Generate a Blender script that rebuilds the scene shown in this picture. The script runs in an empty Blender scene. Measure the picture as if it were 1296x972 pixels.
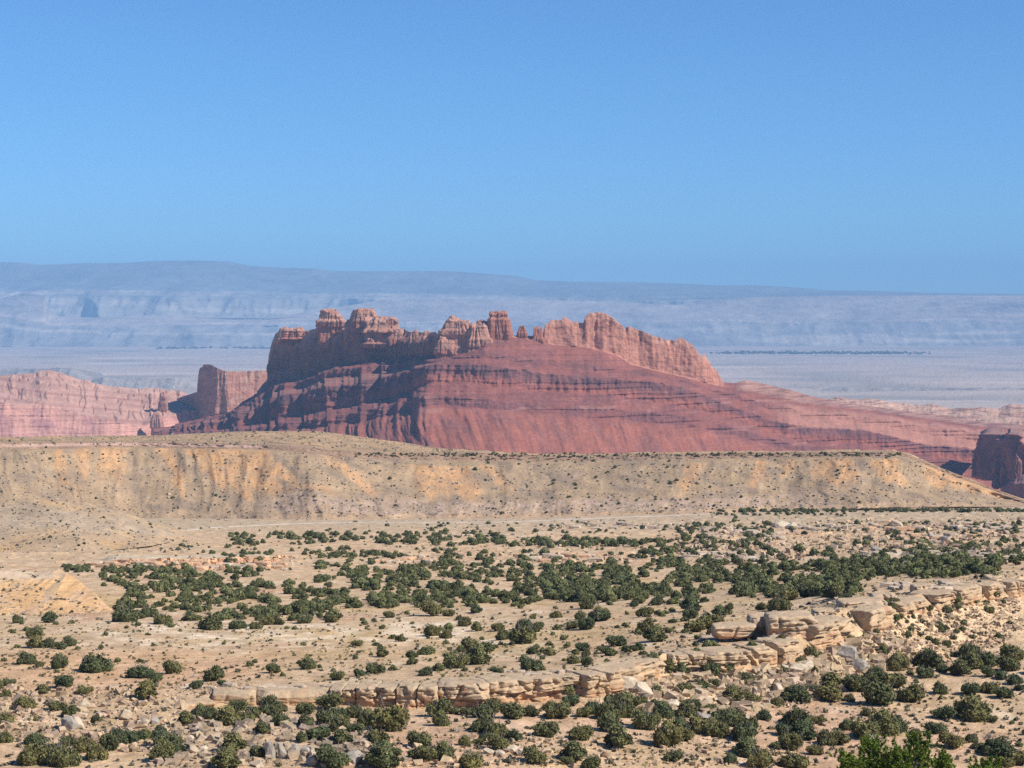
import bpy, math, random
import numpy as np
from mathutils import Vector, Matrix
rnd = random.Random(7)
nr = np.random.RandomState(11)
scene = bpy.context.scene
COL = scene.collection

# ------------------------------------------------------------------ camera
F = 2418.0; PITCH = math.radians(2.04)
CP, SP = math.cos(PITCH), math.sin(PITCH)
cam = bpy.data.cameras.new('camera'); cam_o = bpy.data.objects.new('camera', cam); COL.objects.link(cam_o)
cam_o.location = (0, 0, 0); cam_o.rotation_euler = (math.radians(90) - PITCH, 0, 0)
cam.sensor_fit = 'HORIZONTAL'; cam.sensor_width = 36.0; cam.lens = 36.0 * F / 1296.0
cam.clip_start = 1.0; cam.clip_end = 300000.0
scene.camera = cam_o

# ------------------------------------------------------------------ sky and sun
SUN_AZ, SUN_EL = math.radians(113), math.radians(42)      # clockwise from the view direction
world = bpy.data.worlds.new('World'); scene.world = world; world.use_nodes = True
nt = world.node_tree; bg = nt.nodes['Background']
sky = nt.nodes.new('ShaderNodeTexSky'); sky.sky_type = 'NISHITA'; sky.sun_disc = False
sky.sun_elevation = SUN_EL; sky.sun_rotation = SUN_AZ
sky.altitude = 1900; sky.air_density = 1.0; sky.dust_density = 0.2; sky.ozone_density = 2.6
tint = nt.nodes.new('ShaderNodeMix'); tint.data_type = 'RGBA'; tint.blend_type = 'MULTIPLY'; tint.inputs[0].default_value = 1.0
tint.inputs[7].default_value = (.58, 1.0, 1.40, 1)
nt.links.new(sky.outputs[0], tint.inputs[6]); nt.links.new(tint.outputs[2], bg.inputs[0]); bg.inputs[1].default_value = 0.075
sl = bpy.data.lights.new('sun', 'SUN'); sl.energy = 5.0; sl.angle = math.radians(0.5); sl.color = (1.0, 0.94, 0.85)
so = bpy.data.objects.new('sun', sl); COL.objects.link(so)
sd = Vector((math.cos(SUN_EL) * math.sin(SUN_AZ), math.cos(SUN_EL) * math.cos(SUN_AZ), math.sin(SUN_EL)))
so.rotation_euler = sd.to_track_quat('Z', 'Y').to_euler(); so.location = (300, -200, 400)
vs = scene.view_settings
scene.display_settings.display_device = 'sRGB'
vs.view_transform = 'Standard'; vs.look = 'None'; vs.gamma = 1.0; vs.use_curve_mapping = False; vs.exposure = 0.4
scene.cycles.max_bounces = 4; scene.cycles.diffuse_bounces = 2; scene.cycles.volume_bounces = 0
scene.cycles.use_denoising = False

# ------------------------------------------------------------------ numbers: noise and projection
_perm = np.random.RandomState(3).permutation(256); PERM = np.concatenate([_perm, _perm, _perm])
_g = np.random.RandomState(5).normal(size=(256, 3)); GRAD = _g / np.linalg.norm(_g, axis=1, keepdims=True)
def perlin(x, y, z):
    x, y, z = np.broadcast_arrays(np.asarray(x, float), np.asarray(y, float), np.asarray(z, float))
    xi, yi, zi = np.floor(x), np.floor(y), np.floor(z)
    xf, yf, zf = x - xi, y - yi, z - zi
    xi, yi, zi = xi.astype(np.int64) & 255, yi.astype(np.int64) & 255, zi.astype(np.int64) & 255
    fu, fv, fw = [t * t * t * (t * (t * 6 - 15) + 10) for t in (xf, yf, zf)]
    out = 0
    for dx in (0, 1):
        wx = fu if dx else 1 - fu
        for dy in (0, 1):
            wy = fv if dy else 1 - fv
            for dz in (0, 1):
                wz = fw if dz else 1 - fw
                h = PERM[PERM[PERM[xi + dx] + yi + dy] + zi + dz]
                g = GRAD[h]
                out = out + wx * wy * wz * (g[..., 0] * (xf - dx) + g[..., 1] * (yf - dy) + g[..., 2] * (zf - dz))
    return out * 1.6
def fbm(x, y, z=0.0, oct=4, gain=0.5):
    a, s, f = 1.0, 0, 1.0; n = 0
    for k in range(oct):
        s = s + a * perlin(x * f + 17.3 * k, y * f - 5.1 * k, z * f + 9.7 * k); n += a; a *= gain; f *= 2.03
    return s / n
def ridged(x, y, z=0.0, oct=4):
    a, s, f, n = 1.0, 0, 1.0, 0
    for k in range(oct):
        s = s + a * (1 - 2 * np.abs(perlin(x * f + 7.3 * k, y * f + 3.1 * k, z * f))); n += a; a *= 0.5; f *= 2.07
    return s / n
def sst(a, b, x):
    t = np.clip((x - a) / (b - a), 0, 1); return t * t * (3 - 2 * t)
def ray(u, v):
    x = (np.asarray(u, float) - 648) / F; y = -(np.asarray(v, float) - 486) / F
    dy = CP + y * SP
    return x / dy, (-SP + y * CP) / dy
def pt(u, v, Y):
    a, e = ray(u, v); return np.stack([a * Y, Y + 0 * a, e * Y], -1)
def vz(z, Y):                                             # picture row of a height at a distance
    e = z / Y; y = (e * CP + SP) / (CP - e * SP); return 486 - y * F

def line(keys, us):
    k = np.array(keys, float); return pt(us, np.interp(us, k[:, 0], k[:, 1]), np.interp(us, k[:, 0], k[:, 2]))
def lineVY(vk, Y, us):
    k = np.array(vk, float); return pt(us, np.interp(us, k[:, 0], k[:, 1]), Y)
def strips(lines, rows):
    out, R = [], []
    for i, n in enumerate(rows):
        t = (np.arange(n) / n)[:, None, None]
        out.append(lines[i][None] * (1 - t) + lines[i + 1][None] * t); R.append(i + t[:, 0, 0])
    out.append(lines[-1][None]); R.append(np.array([float(len(rows))]))
    return np.concatenate(out), np.concatenate(R)

# ------------------------------------------------------------------ materials
def principled(name, rough=0.95, spec=0.1):
    m = bpy.data.materials.new(name); m.use_nodes = True
    b = m.node_tree.nodes['Principled BSDF']; b.inputs['Roughness'].default_value = rough
    b.inputs['Specular IOR Level'].default_value = spec
    return m, m.node_tree, b
def nd(t, kind, **kw):
    n = t.nodes.new(kind)
    for k, v in kw.items():
        if k in n.inputs: n.inputs[k].default_value = v
        else: setattr(n, k, v)
    return n
def rock_material(name, scales=(0.3, 1.5), bump=0.5, contrast=0.35, dots=None, stretch=(1, 1, 1)):
    """painted by the stone colour attribute; grain, speckle and relief from noise in metres"""
    m, t, b = principled(name); L = t.links.new
    at = nd(t, 'ShaderNodeAttribute', attribute_name='stone')
    tc = nd(t, 'ShaderNodeTexCoord'); mp = nd(t, 'ShaderNodeMapping'); mp.inputs['Scale'].default_value = stretch
    L(tc.outputs['Object'], mp.inputs[0])
    n1 = nd(t, 'ShaderNodeTexNoise', Scale=scales[0], Detail=6.0, Roughness=0.65); L(mp.outputs[0], n1.inputs['Vector'])
    n2 = nd(t, 'ShaderNodeTexNoise', Scale=scales[1], Detail=5.0, Roughness=0.7); L(mp.outputs[0], n2.inputs['Vector'])
    r1 = nd(t, 'ShaderNodeMapRange'); r1.inputs[1].default_value = 0.3; r1.inputs[2].default_value = 0.7
    r1.inputs[3].default_value = 1 - contrast; r1.inputs[4].default_value = 1 + contrast; L(n1.outputs[0], r1.inputs[0])
    r2 = nd(t, 'ShaderNodeMapRange'); r2.inputs[1].default_value = 0.3; r2.inputs[2].default_value = 0.7
    r2.inputs[3].default_value = 1 - contrast; r2.inputs[4].default_value = 1 + contrast; L(n2.outputs[0], r2.inputs[0])
    mu = nd(t, 'ShaderNodeMath', operation='MULTIPLY'); L(r1.outputs[0], mu.inputs[0]); L(r2.outputs[0], mu.inputs[1])
    sc = nd(t, 'ShaderNodeVectorMath', operation='SCALE'); L(at.outputs['Color'], sc.inputs[0]); L(mu.outputs[0], sc.inputs['Scale'])
    last = sc.outputs[0]
    if dots:
        vo = nd(t, 'ShaderNodeTexVoronoi', Scale=dots[0]); L(mp.outputs[0], vo.inputs['Vector'])
        n3 = nd(t, 'ShaderNodeTexNoise', Scale=dots[0] * 0.12, Detail=2.0); L(mp.outputs[0], n3.inputs['Vector'])
        r3 = nd(t, 'ShaderNodeMapRange'); r3.inputs[1].default_value = 0.4; r3.inputs[2].default_value = 0.62
        r3.inputs[3].default_value = 0.06; r3.inputs[4].default_value = dots[1]; L(n3.outputs[0], r3.inputs[0])
        lt = nd(t, 'ShaderNodeMath', operation='LESS_THAN'); L(vo.outputs['Distance'], lt.inputs[0]); L(r3.outputs[0], lt.inputs[1])
        mf = nd(t, 'ShaderNodeMath', operation='MULTIPLY'); L(lt.outputs[0], mf.inputs[0]); mf.inputs[1].default_value = 0.75
        mx = nd(t, 'ShaderNodeMix', data_type='RGBA'); L(mf.outputs[0], mx.inputs[0]); L(last, mx.inputs[6]); mx.inputs[7].default_value = dots[2] + (1,)
        last = mx.outputs[2]
    L(last, b.inputs['Base Color'])
    ad = nd(t, 'ShaderNodeMath', operation='MULTIPLY_ADD'); L(n2.outputs[0], ad.inputs[0]); ad.inputs[1].default_value = 0.5; L(n1.outputs[0], ad.inputs[2])
    bp = nd(t, 'ShaderNodeBump', Strength=0.9, Distance=bump); L(ad.outputs[0], bp.inputs['Height']); L(bp.outputs[0], b.inputs['Normal'])
    return m

def make_mesh(name, V, faces_q, col=None, mat=None, smooth=False, faces_t=None):
    """V n*3, faces_q m*4 (and optional triangles) -> mesh data"""
    me = bpy.data.meshes.new(name)
    V = np.ascontiguousarray(V, np.float32).reshape(-1, 3)
    parts, sizes = [], []
    if faces_q is not None and len(faces_q): parts.append(np.asarray(faces_q).ravel()); sizes.append(np.full(len(faces_q), 4))
    if faces_t is not None and len(faces_t): parts.append(np.asarray(faces_t).ravel()); sizes.append(np.full(len(faces_t), 3))
    idx = np.concatenate(parts).astype(np.int32); sz = np.concatenate(sizes)
    me.vertices.add(len(V)); me.vertices.foreach_set('co', V.ravel())
    me.loops.add(len(idx)); me.loops.foreach_set('vertex_index', idx)
    me.polygons.add(len(sz)); me.polygons.foreach_set('loop_start', (np.cumsum(sz) - sz).astype(np.int32))
    me.polygons.foreach_set('use_smooth', np.full(len(sz), bool(smooth)))
    if col is not None:
        a = me.attributes.new('stone', 'FLOAT_COLOR', 'POINT')
        c = np.ones((len(V), 4), np.float32); c[:, :3] = np.asarray(col).reshape(-1, 3); a.data.foreach_set('color', c.ravel())
    me.update(calc_edges=True); me.validate()
    if mat: me.materials.append(mat)
    return me
def grid_faces(nrow, ncol):
    i = np.arange(nrow - 1)[:, None] * ncol + np.arange(ncol - 1)[None]
    return np.stack([i, i + 1, i + 1 + ncol, i + ncol], -1).reshape(-1, 4)
def link(name, me, parent=None, **props):
    o = bpy.data.objects.new(name, me); COL.objects.link(o)
    if parent: o.parent = parent
    for k, v in props.items(): o[k] = v
    return o
def grid_object(name, P, col, mat, smooth=True, parent=None, **props):
    return link(name, make_mesh(name, P.reshape(-1, 3), grid_faces(P.shape[0], P.shape[1]), np.clip(col, 0.005, 1).reshape(-1, 3), mat, smooth), parent, **props)
def C(*c): return np.array(c, float)
def mixc(a, b, t): t = np.asarray(t)[..., None]; return a * (1 - t) + b * t
def strike_normal(P0):                                    # plan normal (towards the camera side) along a line of points
    d = np.gradient(P0[:, :2], axis=0)
    k = np.ones(41) / 41.0
    for a in (0, 1): d[:, a] = np.convolve(np.pad(d[:, a], 20, mode='edge'), k, mode='valid')
    n = np.stack([d[:, 1], -d[:, 0]], -1); return n / np.linalg.norm(n, axis=1, keepdims=True)
def arc(P0):
    return np.concatenate([[0], np.cumsum(np.hypot(*np.diff(P0[:, :2], axis=0).T))])

BS = C(.69, .60, .59); MS = C(.90, .75, .645)
SAND = C(.47, .345, .235); PALE = C(.57, .46, .36); OCHRE = C(.46, .335, .19); PINK = C(.44, .29, .20); GREYT = C(.36, .305, .24)
ORANGE = C(.62, .38, .19); RED = C(.33, .13, .09); PURPLE = C(.21, .105, .10); WING = C(.45, .215, .145); CREAM = C(.58, .41, .30)

# ------------------------------------------------------------------ the ground, one sheet out to the horizon
us = np.concatenate([np.arange(-1300, -190, 6.0), np.arange(-190, 1487, 1.5), np.arange(1487, 2600, 6.0)])
def kz(z, Y): return [(-400, vz(z, Y), Y), (1700, vz(z, Y), Y)]
TAL = [(-400, 900, 275), (0, 902, 272.5), (200, 899, 274.5), (300, 893, 283.5), (430, 893, 284.5), (560, 900, 281.5), (680, 890, 286),
       (760, 893, 287), (860, 905, 288), (950, 895, 297), (1050, 875, 312), (1130, 850, 330), (1200, 835, 342), (1296, 815, 352), (1500, 800, 365)]
LF = [(-400, 898, 276), (0, 900, 274), (200, 897, 276), (300, 891, 285), (430, 891, 286), (560, 898, 283), (680, 886, 289), (760, 880, 291),
      (800, 870, 295), (860, 852, 306), (930, 850, 309), (1000, 838, 316), (1060, 815, 330), (1120, 795, 343), (1150, 778, 354), (1200, 768, 368), (1280, 755, 388), (1500, 745, 410)]
LT = [(-400, 888, 282), (0, 890, 281), (150, 888, 281), (250, 876, 287), (300, 871, 288), (430, 868, 289), (500, 866, 288), (600, 862, 287),
      (700, 853, 292), (760, 846, 295), (785, 842, 298), (800, 835, 300), (860, 824, 310), (930, 822, 312), (1000, 808, 320), (1040, 790, 333),
      (1060, 772, 338), (1120, 764, 350), (1150, 755, 362), (1200, 742, 375), (1285, 730, 395), (1310, 732, 398), (1500, 722, 415)]
gl = [kz(-5.0, 12), kz(-17, 50), kz(-29, 100), kz(-47, 170),
      [(-400, 985, 228), (600, 985, 232), (1000, 985, 250), (1500, 985, 255)],
      [(-400, 930, 256), (600, 925, 262), (1000, 925, 280), (1500, 925, 284)],
      TAL, LF, LT,
      [(-400, 820, 365), (300, 815, 372), (600, 810, 375), (800, 790, 385), (900, 780, 390), (1000, 765, 400), (1080, 745, 415), (1200, 728, 430), (1300, 720, 440), (1500, 715, 450)],
      [(-400, 760, 540), (300, 755, 550), (600, 750, 560), (900, 735, 590), (1100, 710, 600), (1300, 700, 600), (1500, 698, 600)],
      [(-400, 715, 700), (300, 710, 720), (600, 705, 740), (900, 695, 760), (1100, 690, 760), (1500, 685, 760)],
      [(-400, 677, 960), (600, 675, 980), (1000, 668, 980), (1500, 658, 980)],
      [(-400, 656, 1190), (600, 656, 1200), (1000, 646, 1230), (1500, 636, 1260)],
      kz(-175, 1700), kz(-330, 2600), kz(-420, 4500), kz(-447, 6500), kz(-447, 12000), kz(-447, 28500), kz(-447, 44000)]
rows = [4, 6, 12, 20, 55, 30, 24, 14, 70, 75, 62, 48, 34, 10, 8, 8, 10, 40, 40, 8]
lines = [line(k, us) for k in gl]
P, R = strips(lines, rows)
Rg = R[:, None] + 0 * P[..., 0]
X, Y, Z = P[..., 0].copy(), P[..., 1].copy(), P[..., 2].copy()
near = 1 - sst(14, 15, Rg)
ledge_w = sst(6.6, 7.0, Rg) * (1 - sst(8.0, 8.5, Rg))
Z += near * sst(60, 200, Y) * (1 - 0.8 * ledge_w) * (0.9 * fbm(X / 35, Y / 35, 0, 4) + 0.25 * fbm(X / 6, Y / 6, 3, 3))
tal = sst(5.9, 6.2, Rg) * (1 - sst(6.95, 7.0, Rg)) * sst(700, 800, us)[None]
Z += tal * 0.55 * fbm(X / 2.6, Y / 2.6, 1, 3)
far = sst(10.0, 11, Rg) * (1 - sst(12.6, 13, Rg))         # small outcrop steps across the scrub flat
h = fbm(X / 70, Y / 28, 5, 4) * 4.0
st = np.floor(h) + sst(0.8, 1.0, h - np.floor(h)) - h
Z += far * 1.3 * st * (0.35 + 0.65 * sst(500, 950, us)[None])
stepface = far * sst(0.8, 0.86, h - np.floor(h)) * (1 - sst(0.97, 1.0, h - np.floor(h)))
fl = sst(15, 18, Rg)
Z += fl * 9 * fbm(X / 900, Y / 1500, 2, 4)
P = np.stack([X, Y, Z], -1)
n_a = fbm(X / 30, Y / 60, 1, 4); n_b = fbm(X / 9, Y / 16, 8, 4); n_c = fbm(X / 70, Y / 40, 12, 3)
col = mixc(SAND, PINK, sst(0.05, .5, n_a)[...]); col = mixc(col, PALE, sst(0.1, .45, n_b) * .8)
Ug = us[None] + 0 * Rg
grass = np.clip(sst(8.3, 8.8, Rg) * (1 - sst(9.9, 10.3, Rg)), 0, 1) * sst(-0.05, .25, n_c)
col = mixc(col, OCHRE, grass * .85)
wash = sst(8.9, 9.05, Rg + .25 * n_c) * (1 - sst(9.25, 9.4, Rg + .25 * n_c)) * sst(60, 200, Ug) * (1 - sst(560, 760, Ug))
col = mixc(col, C(.66, .55, .44), wash * .8 * sst(-.2, .2, n_b))
col = mixc(col, C(.52, .335, .215), sst(8.0, 8.2, Rg) * (1 - sst(8.7, 9.0, Rg)) * (1 - sst(240, 420, Ug)) * .75)
col = mixc(col, C(.50, .345, .25), sst(3.8, 4.2, Rg) * (1 - sst(5.8, 6.1, Rg)) * sst(.0, .3, n_a + .2) * .6)
col = mixc(col, C(.66, .50, .35), tal * .55)
col = mixc(col, C(.60, .42, .27), np.clip(stepface, 0, 1) * .8)
col = mixc(col, GREYT, sst(11.6, 12.8, Rg) * (1 - sst(14, 15, Rg)) * .55)
col = mixc(col, C(.50, .37, .25), (sst(8, 8.4, Rg) * (1 - sst(8.9, 9.6, Rg)) * sst(900, 1050, Ug)) * .7)
plain = mixc(C(.36, .325, .26), C(.25, .24, .20), sst(-.05, .35, fbm(X / 1500, Y / 1200, 4, 5)))
plain = mixc(plain, C(.44, .40, .33), sst(.1, .4, fbm(X / 2500, Y / 900, 14, 4)))
col = mixc(col, plain * C(1.3, 1.16, 1.2), sst(16, 17, Rg))
near_mat = rock_material('desert_ground', (0.35, 1.8), 0.4, 0.28, dots=(0.55, 0.17, (.13, .115, .07)))
def part_rows(r0, r1): return (R >= r0 - 1e-6) & (R <= r1 + 1e-6)
trail = (1 - sst(.01, .05, np.abs(perlin(X / 55, Y / 38, 33)))) * sst(8.1, 8.4, Rg) * (1 - sst(11, 11.6, Rg)); col = mixc(col, C(.60, .49, .37), trail * .5)
col = mixc(col, col * C(.80, .79, .74), sst(-.1, .3, fbm(X / 5, Y / 11, 21, 4)) * .8)
col = col * mixc(C(1.13, 1.07, .94), C(1., 1, 1), sst(15, 16, Rg))
ground = grid_object('ground', P, col, near_mat, kind='structure')

# ------------------------------------------------------------------ mounds, ledges and the near mesa
mesa_mat = rock_material('mesa_talus', (0.07, 0.5), 1.0, 0.2, dots=(0.30, 0.22, (.17, .15, .11)))
def landform(name, tabs, rows, us, shape, mat, smooth_px=0, **props):
    if smooth_px:
        lines = []
        for k in tabs:
            k = np.array(k, float); Yk = np.interp(us, k[:, 0], k[:, 2]); n = int(smooth_px / (us[1] - us[0])) | 1
            w = np.hanning(n + 2)[1:-1]; w /= w.sum(); Yk = np.convolve(np.pad(Yk, n // 2, mode='edge'), w, mode='valid')
            lines.append(pt(us, np.interp(us, k[:, 0], k[:, 1]), Yk))
    else: lines = [line(k, us) for k in tabs]
    P, R = strips(lines, rows)
    P, c = shape(P, R[:, None] + 0 * P[..., 0], us[None] + 0 * P[..., 0], lines)
    return grid_object(name, P, c, mat, **props)

def shift(k, dv=0, dY=0, dz=0):
    out = []
    for (u, v, Y) in k:
        a, e = ray(u, v); out.append((u, vz(e * Y + dz, Y + dY) + dv, Y + dY))
    return out
def hill_shape(P, R, U, lines):
    X, Y, Z = np.moveaxis(P, -1, 0)
    w = np.clip(R, 0, 1) * (1 - sst(1, 2, R) * .5)
    s = fbm(X / 22, Y / 60, 3, 3); g = ridged(X / 13, Y / 70, 0, 3)
    Z = Z + w * (1.8 * s - 1.2 * (g < 0) * -g)
    t = R + .1 * s
    c = mixc(C(.53, .40, .27), C(.60, .42, .24), sst(.0, .4, fbm(X / 25, Y / 30, 7, 3)))
    c = mixc(c, C(.50, .43, .35), sst(.35, .5, t) * (1 - sst(.75, .95, t)) * .45)
    c = mixc(c, C(.40, .33, .26), sst(-.1, .35, fbm(X / 9, Z / 1.5, 2, 3)) * .6)
    return np.stack([X, Y, Z], -1), c * C(.80, .74, .66)
A_f = [(-400, 702, 780), (100, 701, 785), (190, 691, 835), (240, 681, 935), (275, 681, 968)]
A_c = [(-400, 626, 900), (0, 630, 900), (60, 632, 900), (100, 638, 900), (150, 647, 910), (190, 661, 930), (240, 676, 955), (275, 680, 972)]
landform('badland_hill', [A_f, A_c, shift(A_c, dY=170, dz=-30)], [50, 12], np.arange(-420, 276, 1.0), hill_shape, mesa_mat, kind='structure')
def hillB_shape(P, R, U, lines):
    X, Y, Z = np.moveaxis(P, -1, 0)
    w = np.clip(R, 0, 1) * (1 - sst(1, 2, R) * .5)
    g = ridged(X / 9, Y / 50, 0, 3); s = fbm(X / 12, Y / 40, 3, 3)
    capm = sst(.80, .84, R + .02 * s) * (1 - sst(1.0, 1.1, R)) * (1 - sst(60, 80, U))
    Z = Z + w * (1.3 * s + .9 * g * (1 - capm)); Y = Y - capm * (1.0 + .5 * s)
    c = mixc(C(.62, .43, .25), C(.57, .42, .30), sst(-.1, .35, fbm(X / 6, Y / 22, 7, 3)))
    c = mixc(c, C(.52, .45, .37), capm * .9)
    c = mixc(c, C(.38, .33, .27), sst(.15, .4, fbm(X / 3.5 + R * 2, R * 1.2, 2, 3)) * .7)
    c = mixc(c, C(.56, .42, .31), sst(1.0, 1.2, R) * .8)
    return np.stack([X, Y, Z], -1), c * C(1.0, .88, .72)
B_f = [(-400, 789, 460), (75, 787, 462), (120, 786, 463), (150, 785, 465), (160, 786, 464)]
B_c = [(-400, 722, 512), (0, 723, 512), (75, 723, 512), (95, 734, 505), (120, 753, 492), (145, 776, 476), (160, 787, 466)]
landform('badland_hill', [B_f, B_c, shift(B_c, dY=120, dz=-22)], [56, 12], np.arange(-420, 161, .8), hillB_shape, mesa_mat, kind='structure')

def ledge2_shape(P, R, U, lines):
    X, Y, Z = np.moveaxis(P, -1, 0)
    f = 1 - sst(1.0, 1.4, R); n = fbm(X / 5, Z / 1.2, 3, 4); e = sst(95, 150, U) * (1 - sst(330, 375, U))
    Y = Y - f * 2.2 * n - f * 1.5 * fbm(X / 18, 0, 1, 2); Z = Z + f * .5 * n + 1.2 * sst(.9, 1.1, R) * (1 - sst(1.8, 2, R)) * fbm(X / 9, Y / 14, 5, 3) - (1 - e) * 5 - 1.5 * sst(1.5, 2, R)
    c = mixc(C(.58, .36, .21), C(.42, .21, .13), sst(.0, .3, fbm(X / 4, Z / 1.0, 9, 3)) * f)
    c = mixc(c, C(.54, .42, .28), sst(1.0, 1.15, R))
    return np.stack([X, Y, Z], -1), c
K_f = [(60, 722, 690), (200, 721, 690), (370, 716, 705), (390, 716, 708)]
K_t = [(60, 712, 692), (110, 709, 693), (200, 708, 694), (300, 706, 705), (370, 704, 712), (390, 704, 714)]
K_b = [(60, 699, 765), (200, 699, 762), (370, 698, 775), (390, 698, 775)]
landform('rock_ledge', [K_f, K_t, K_b], [16, 16], np.arange(80, 386, .7), ledge2_shape, rock_material('ledge_rock_orange', (0.4, 2), .4, .2), kind='structure')

M0 = [(-400, 705, 1120), (0, 692, 1130), (150, 680, 1175), (250, 672, 1188), (330, 668, 1180), (400, 667, 1170), (480, 666, 1176), (560, 664, 1190), (700, 662, 1195), (860, 657, 1200), (1000, 650, 1215), (1130, 646, 1215), (1300, 641, 1235), (1500, 638, 1300)]
M1 = [(-400, 650, 1150), (0, 642, 1160), (150, 636, 1210), (250, 634, 1222), (330, 633, 1214), (390, 618, 1196), (450, 632, 1208), (560, 634, 1218), (700, 632, 1224), (860, 629, 1228), (1000, 626, 1235), (1130, 620, 1232), (1200, 625, 1245), (1300, 638, 1250), (1500, 637, 1320)]
M2 = [(-400, 570, 1230), (0, 569, 1235), (150, 566, 1290), (270, 568, 1293), (340, 569, 1284), (400, 574, 1274), (420, 578, 1276), (560, 584, 1300), (700, 584, 1310), (860, 581, 1305), (950, 580, 1296), (1050, 579, 1290), (1130, 577, 1280), (1150, 580, 1282), (1200, 601, 1280), (1300, 636, 1265), (1500, 636, 1330)]
M3 = [(-400, 561, 1236), (0, 561, 1241), (150, 559, 1296), (270, 561, 1299), (340, 563, 1290), (400, 568, 1280), (420, 571, 1282), (560, 575, 1306), (600, 573, 1306), (700, 577, 1316), (860, 574, 1311), (950, 573, 1302), (1050, 572, 1296), (1130, 571, 1286), (1150, 575, 1287), (1200, 596, 1284), (1245, 614, 1275), (1300, 634, 1267), (1500, 635, 1335)]
M4 = [(-400, 552, 1480), (0, 553, 1480), (200, 551, 1500), (260, 548, 1500), (300, 546, 1500), (400, 545.5, 1500), (430, 549, 1500), (480, 556, 1500), (540, 565, 1500), (600, 572, 1480), (700, 576.5, 1480), (860, 573, 1480), (1050, 571.5, 1460), (1130, 571, 1400), (1200, 597, 1350), (1300, 636, 1300), (1500, 637, 1380)]
def mesa_shape(P, R, U, lines):
    X, Y, Z = np.moveaxis(P, -1, 0)
    s = arc(lines[1])[None] + 0 * R
    slope = sst(0, .25, R) * (1 - sst(1.9, 2.1, R))
    big = fbm(s / 90, 1.3, 0, 2); g = ridged(s / 34 + .25 * big, R * .35, 2, 3)
    sw = s + 11 * fbm(s / 60, R * .9, 8, 3) + 14 * (2 - R) * perlin(s / 260, 4, 4); s_lin = s; s = sw
    g = ridged(s / 30, R * .5, 2, 3); mid_ = np.clip(R - 1, 0, 1) * sst(.9, 1.05, R) * (1 - sst(1.95, 2.05, R))
    Y = Y + 13 * np.sin(np.pi * np.clip((R - .2) / 1.8, 0, 1)) * (R < 2)
    push = slope * (13 * big + 3.8 * g + 9 * ridged(s / 75, R * .25, 14, 2) * sst(.1, .8, R) + 2.6 * ridged(s / 12, R * .5, 6, 3))
    rim = sst(2.0, 2.12, R) * (1 - sst(3.0, 3.2, R)); push = push + rim * (5 * big + 3.0 * fbm(s / 6, Z / 1.5, 4, 3))
    Y = Y - push; X = X - 0 * push
    n = fbm(s / 20, R * 2, 5, 3)
    low = sst(.35, .48, R + .05 * n) * (1 - sst(.9, 1.0, R + .05 * n)) * sst(260, 420, U) * (1 - sst(960, 1100, U))
    Y = Y - low * 2.5 * (1 + fbm(s / 8, 0, 3, 3))
    Z = Z + sst(3.0, 3.4, R) * (1 - sst(3.85, 4, R)) * (2.2 * fbm(X / 30, Y / 20, 2, 4) + .9 * np.round(2 * fbm(X / 60, Y / 22, 12, 2)))
    c = mixc(C(.40, .335, .235), C(.31, .27, .215), sst(-.15, .3, fbm(s / 18 + R * 2, R * 2.2, 6, 5)))
    # bare orange clay under the rim, where the picture has it
    def patch(u0, u1, r0, r1, lean=0.0):
        uu = U - lean * (2.0 - R); e = 6 + 0 * U
        wob = 14 * fbm(s / 16, R * 3, 9, 4)
        hh = r0 + (r1 - r0) * .6 * fbm(uu / 12, 3.3, 0, 3)
        return sst(u0 - 3, u0 + 9, uu + wob) * (1 - sst(u1 - 9, u1 + 3, uu + wob)) * sst(hh, hh + .25, R) * (1 - sst(r1, r1 + .06, R))
    pa = 0 * R
    for a in [(u0_, u1_, r0_ - .22, r1_, l_) for u0_, u1_, r0_, r1_, l_ in [(68, 84, 1.35, 1.98, 12), (96, 116, 1.6, 1.98, 0), (125, 150, 1.6, 1.98, -8), (140, 160, 1.55, 1.98, 0), (196, 222, 1.35, 1.98, 30), (232, 345, 1.28, 1.98, 48), (405, 432, 1.1, 1.98, 60),
              (515, 600, 1.2, 1.86, 10), (600, 620, 1.3, 1.9, 45), (868, 892, 1.25, 1.9, -20), (952, 975, 1.4, 1.93, -5), (990, 1005, 1.5, 1.93, 0), (1025, 1080, 1.35, 1.95, 8), (1095, 1135, 1.3, 1.92, 25), (1165, 1262, 1.45, 2.3, 15)]]:
        pa = np.maximum(pa, patch(*a))
    pa = np.maximum(pa, patch(362, 425, .86, 1.1, 0) * .7)
    c = mixc(c, C(.61, .41, .225), pa * (.4 + .5 * sst(-.35, .35, fbm(s / 9, R * 5, 5, 4))))
    c = mixc(c, C(.45, .385, .33), low * sst(-.3, .2, fbm(s / 5, Z / 2, 1, 3)) * .9)
    c = mixc(c, C(.50, .40, .29), sst(.0, .1, .45 - R + .1 * n) * .55)
    band = sst(2.3, 2.45, R) * (1 - sst(2.75, 2.9, R))
    c = mixc(c, C(.30, .22, .18), rim * .6); c = mixc(c, C(.50, .40, .36), band * (1 - sst(300, 360, U)) * .9)
    topc = mixc(C(.42, .34, .23), C(.52, .40, .25), sst(.0, .4, fbm(X / 40, Y / 12, 3, 3)))
    ln = 1 - sst(.03, .13, np.abs(perlin(R * 9 + .02 * s_lin / 10, s_lin / 160, 91)))
    topc = mixc(topc, C(.22, .18, .13), ln * sst(-.1, .25, fbm(s_lin / 40, R * 6, 17, 3)) * .75); topc = mixc(topc, C(.40, .35, .27), sst(.05, .3, fbm(s_lin / 25, R * 14, 27, 4)) * .6)
    c = mixc(c, topc, sst(2.98, 3.1, R))
    return np.stack([X, Y, Z], -1), c * MS
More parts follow.
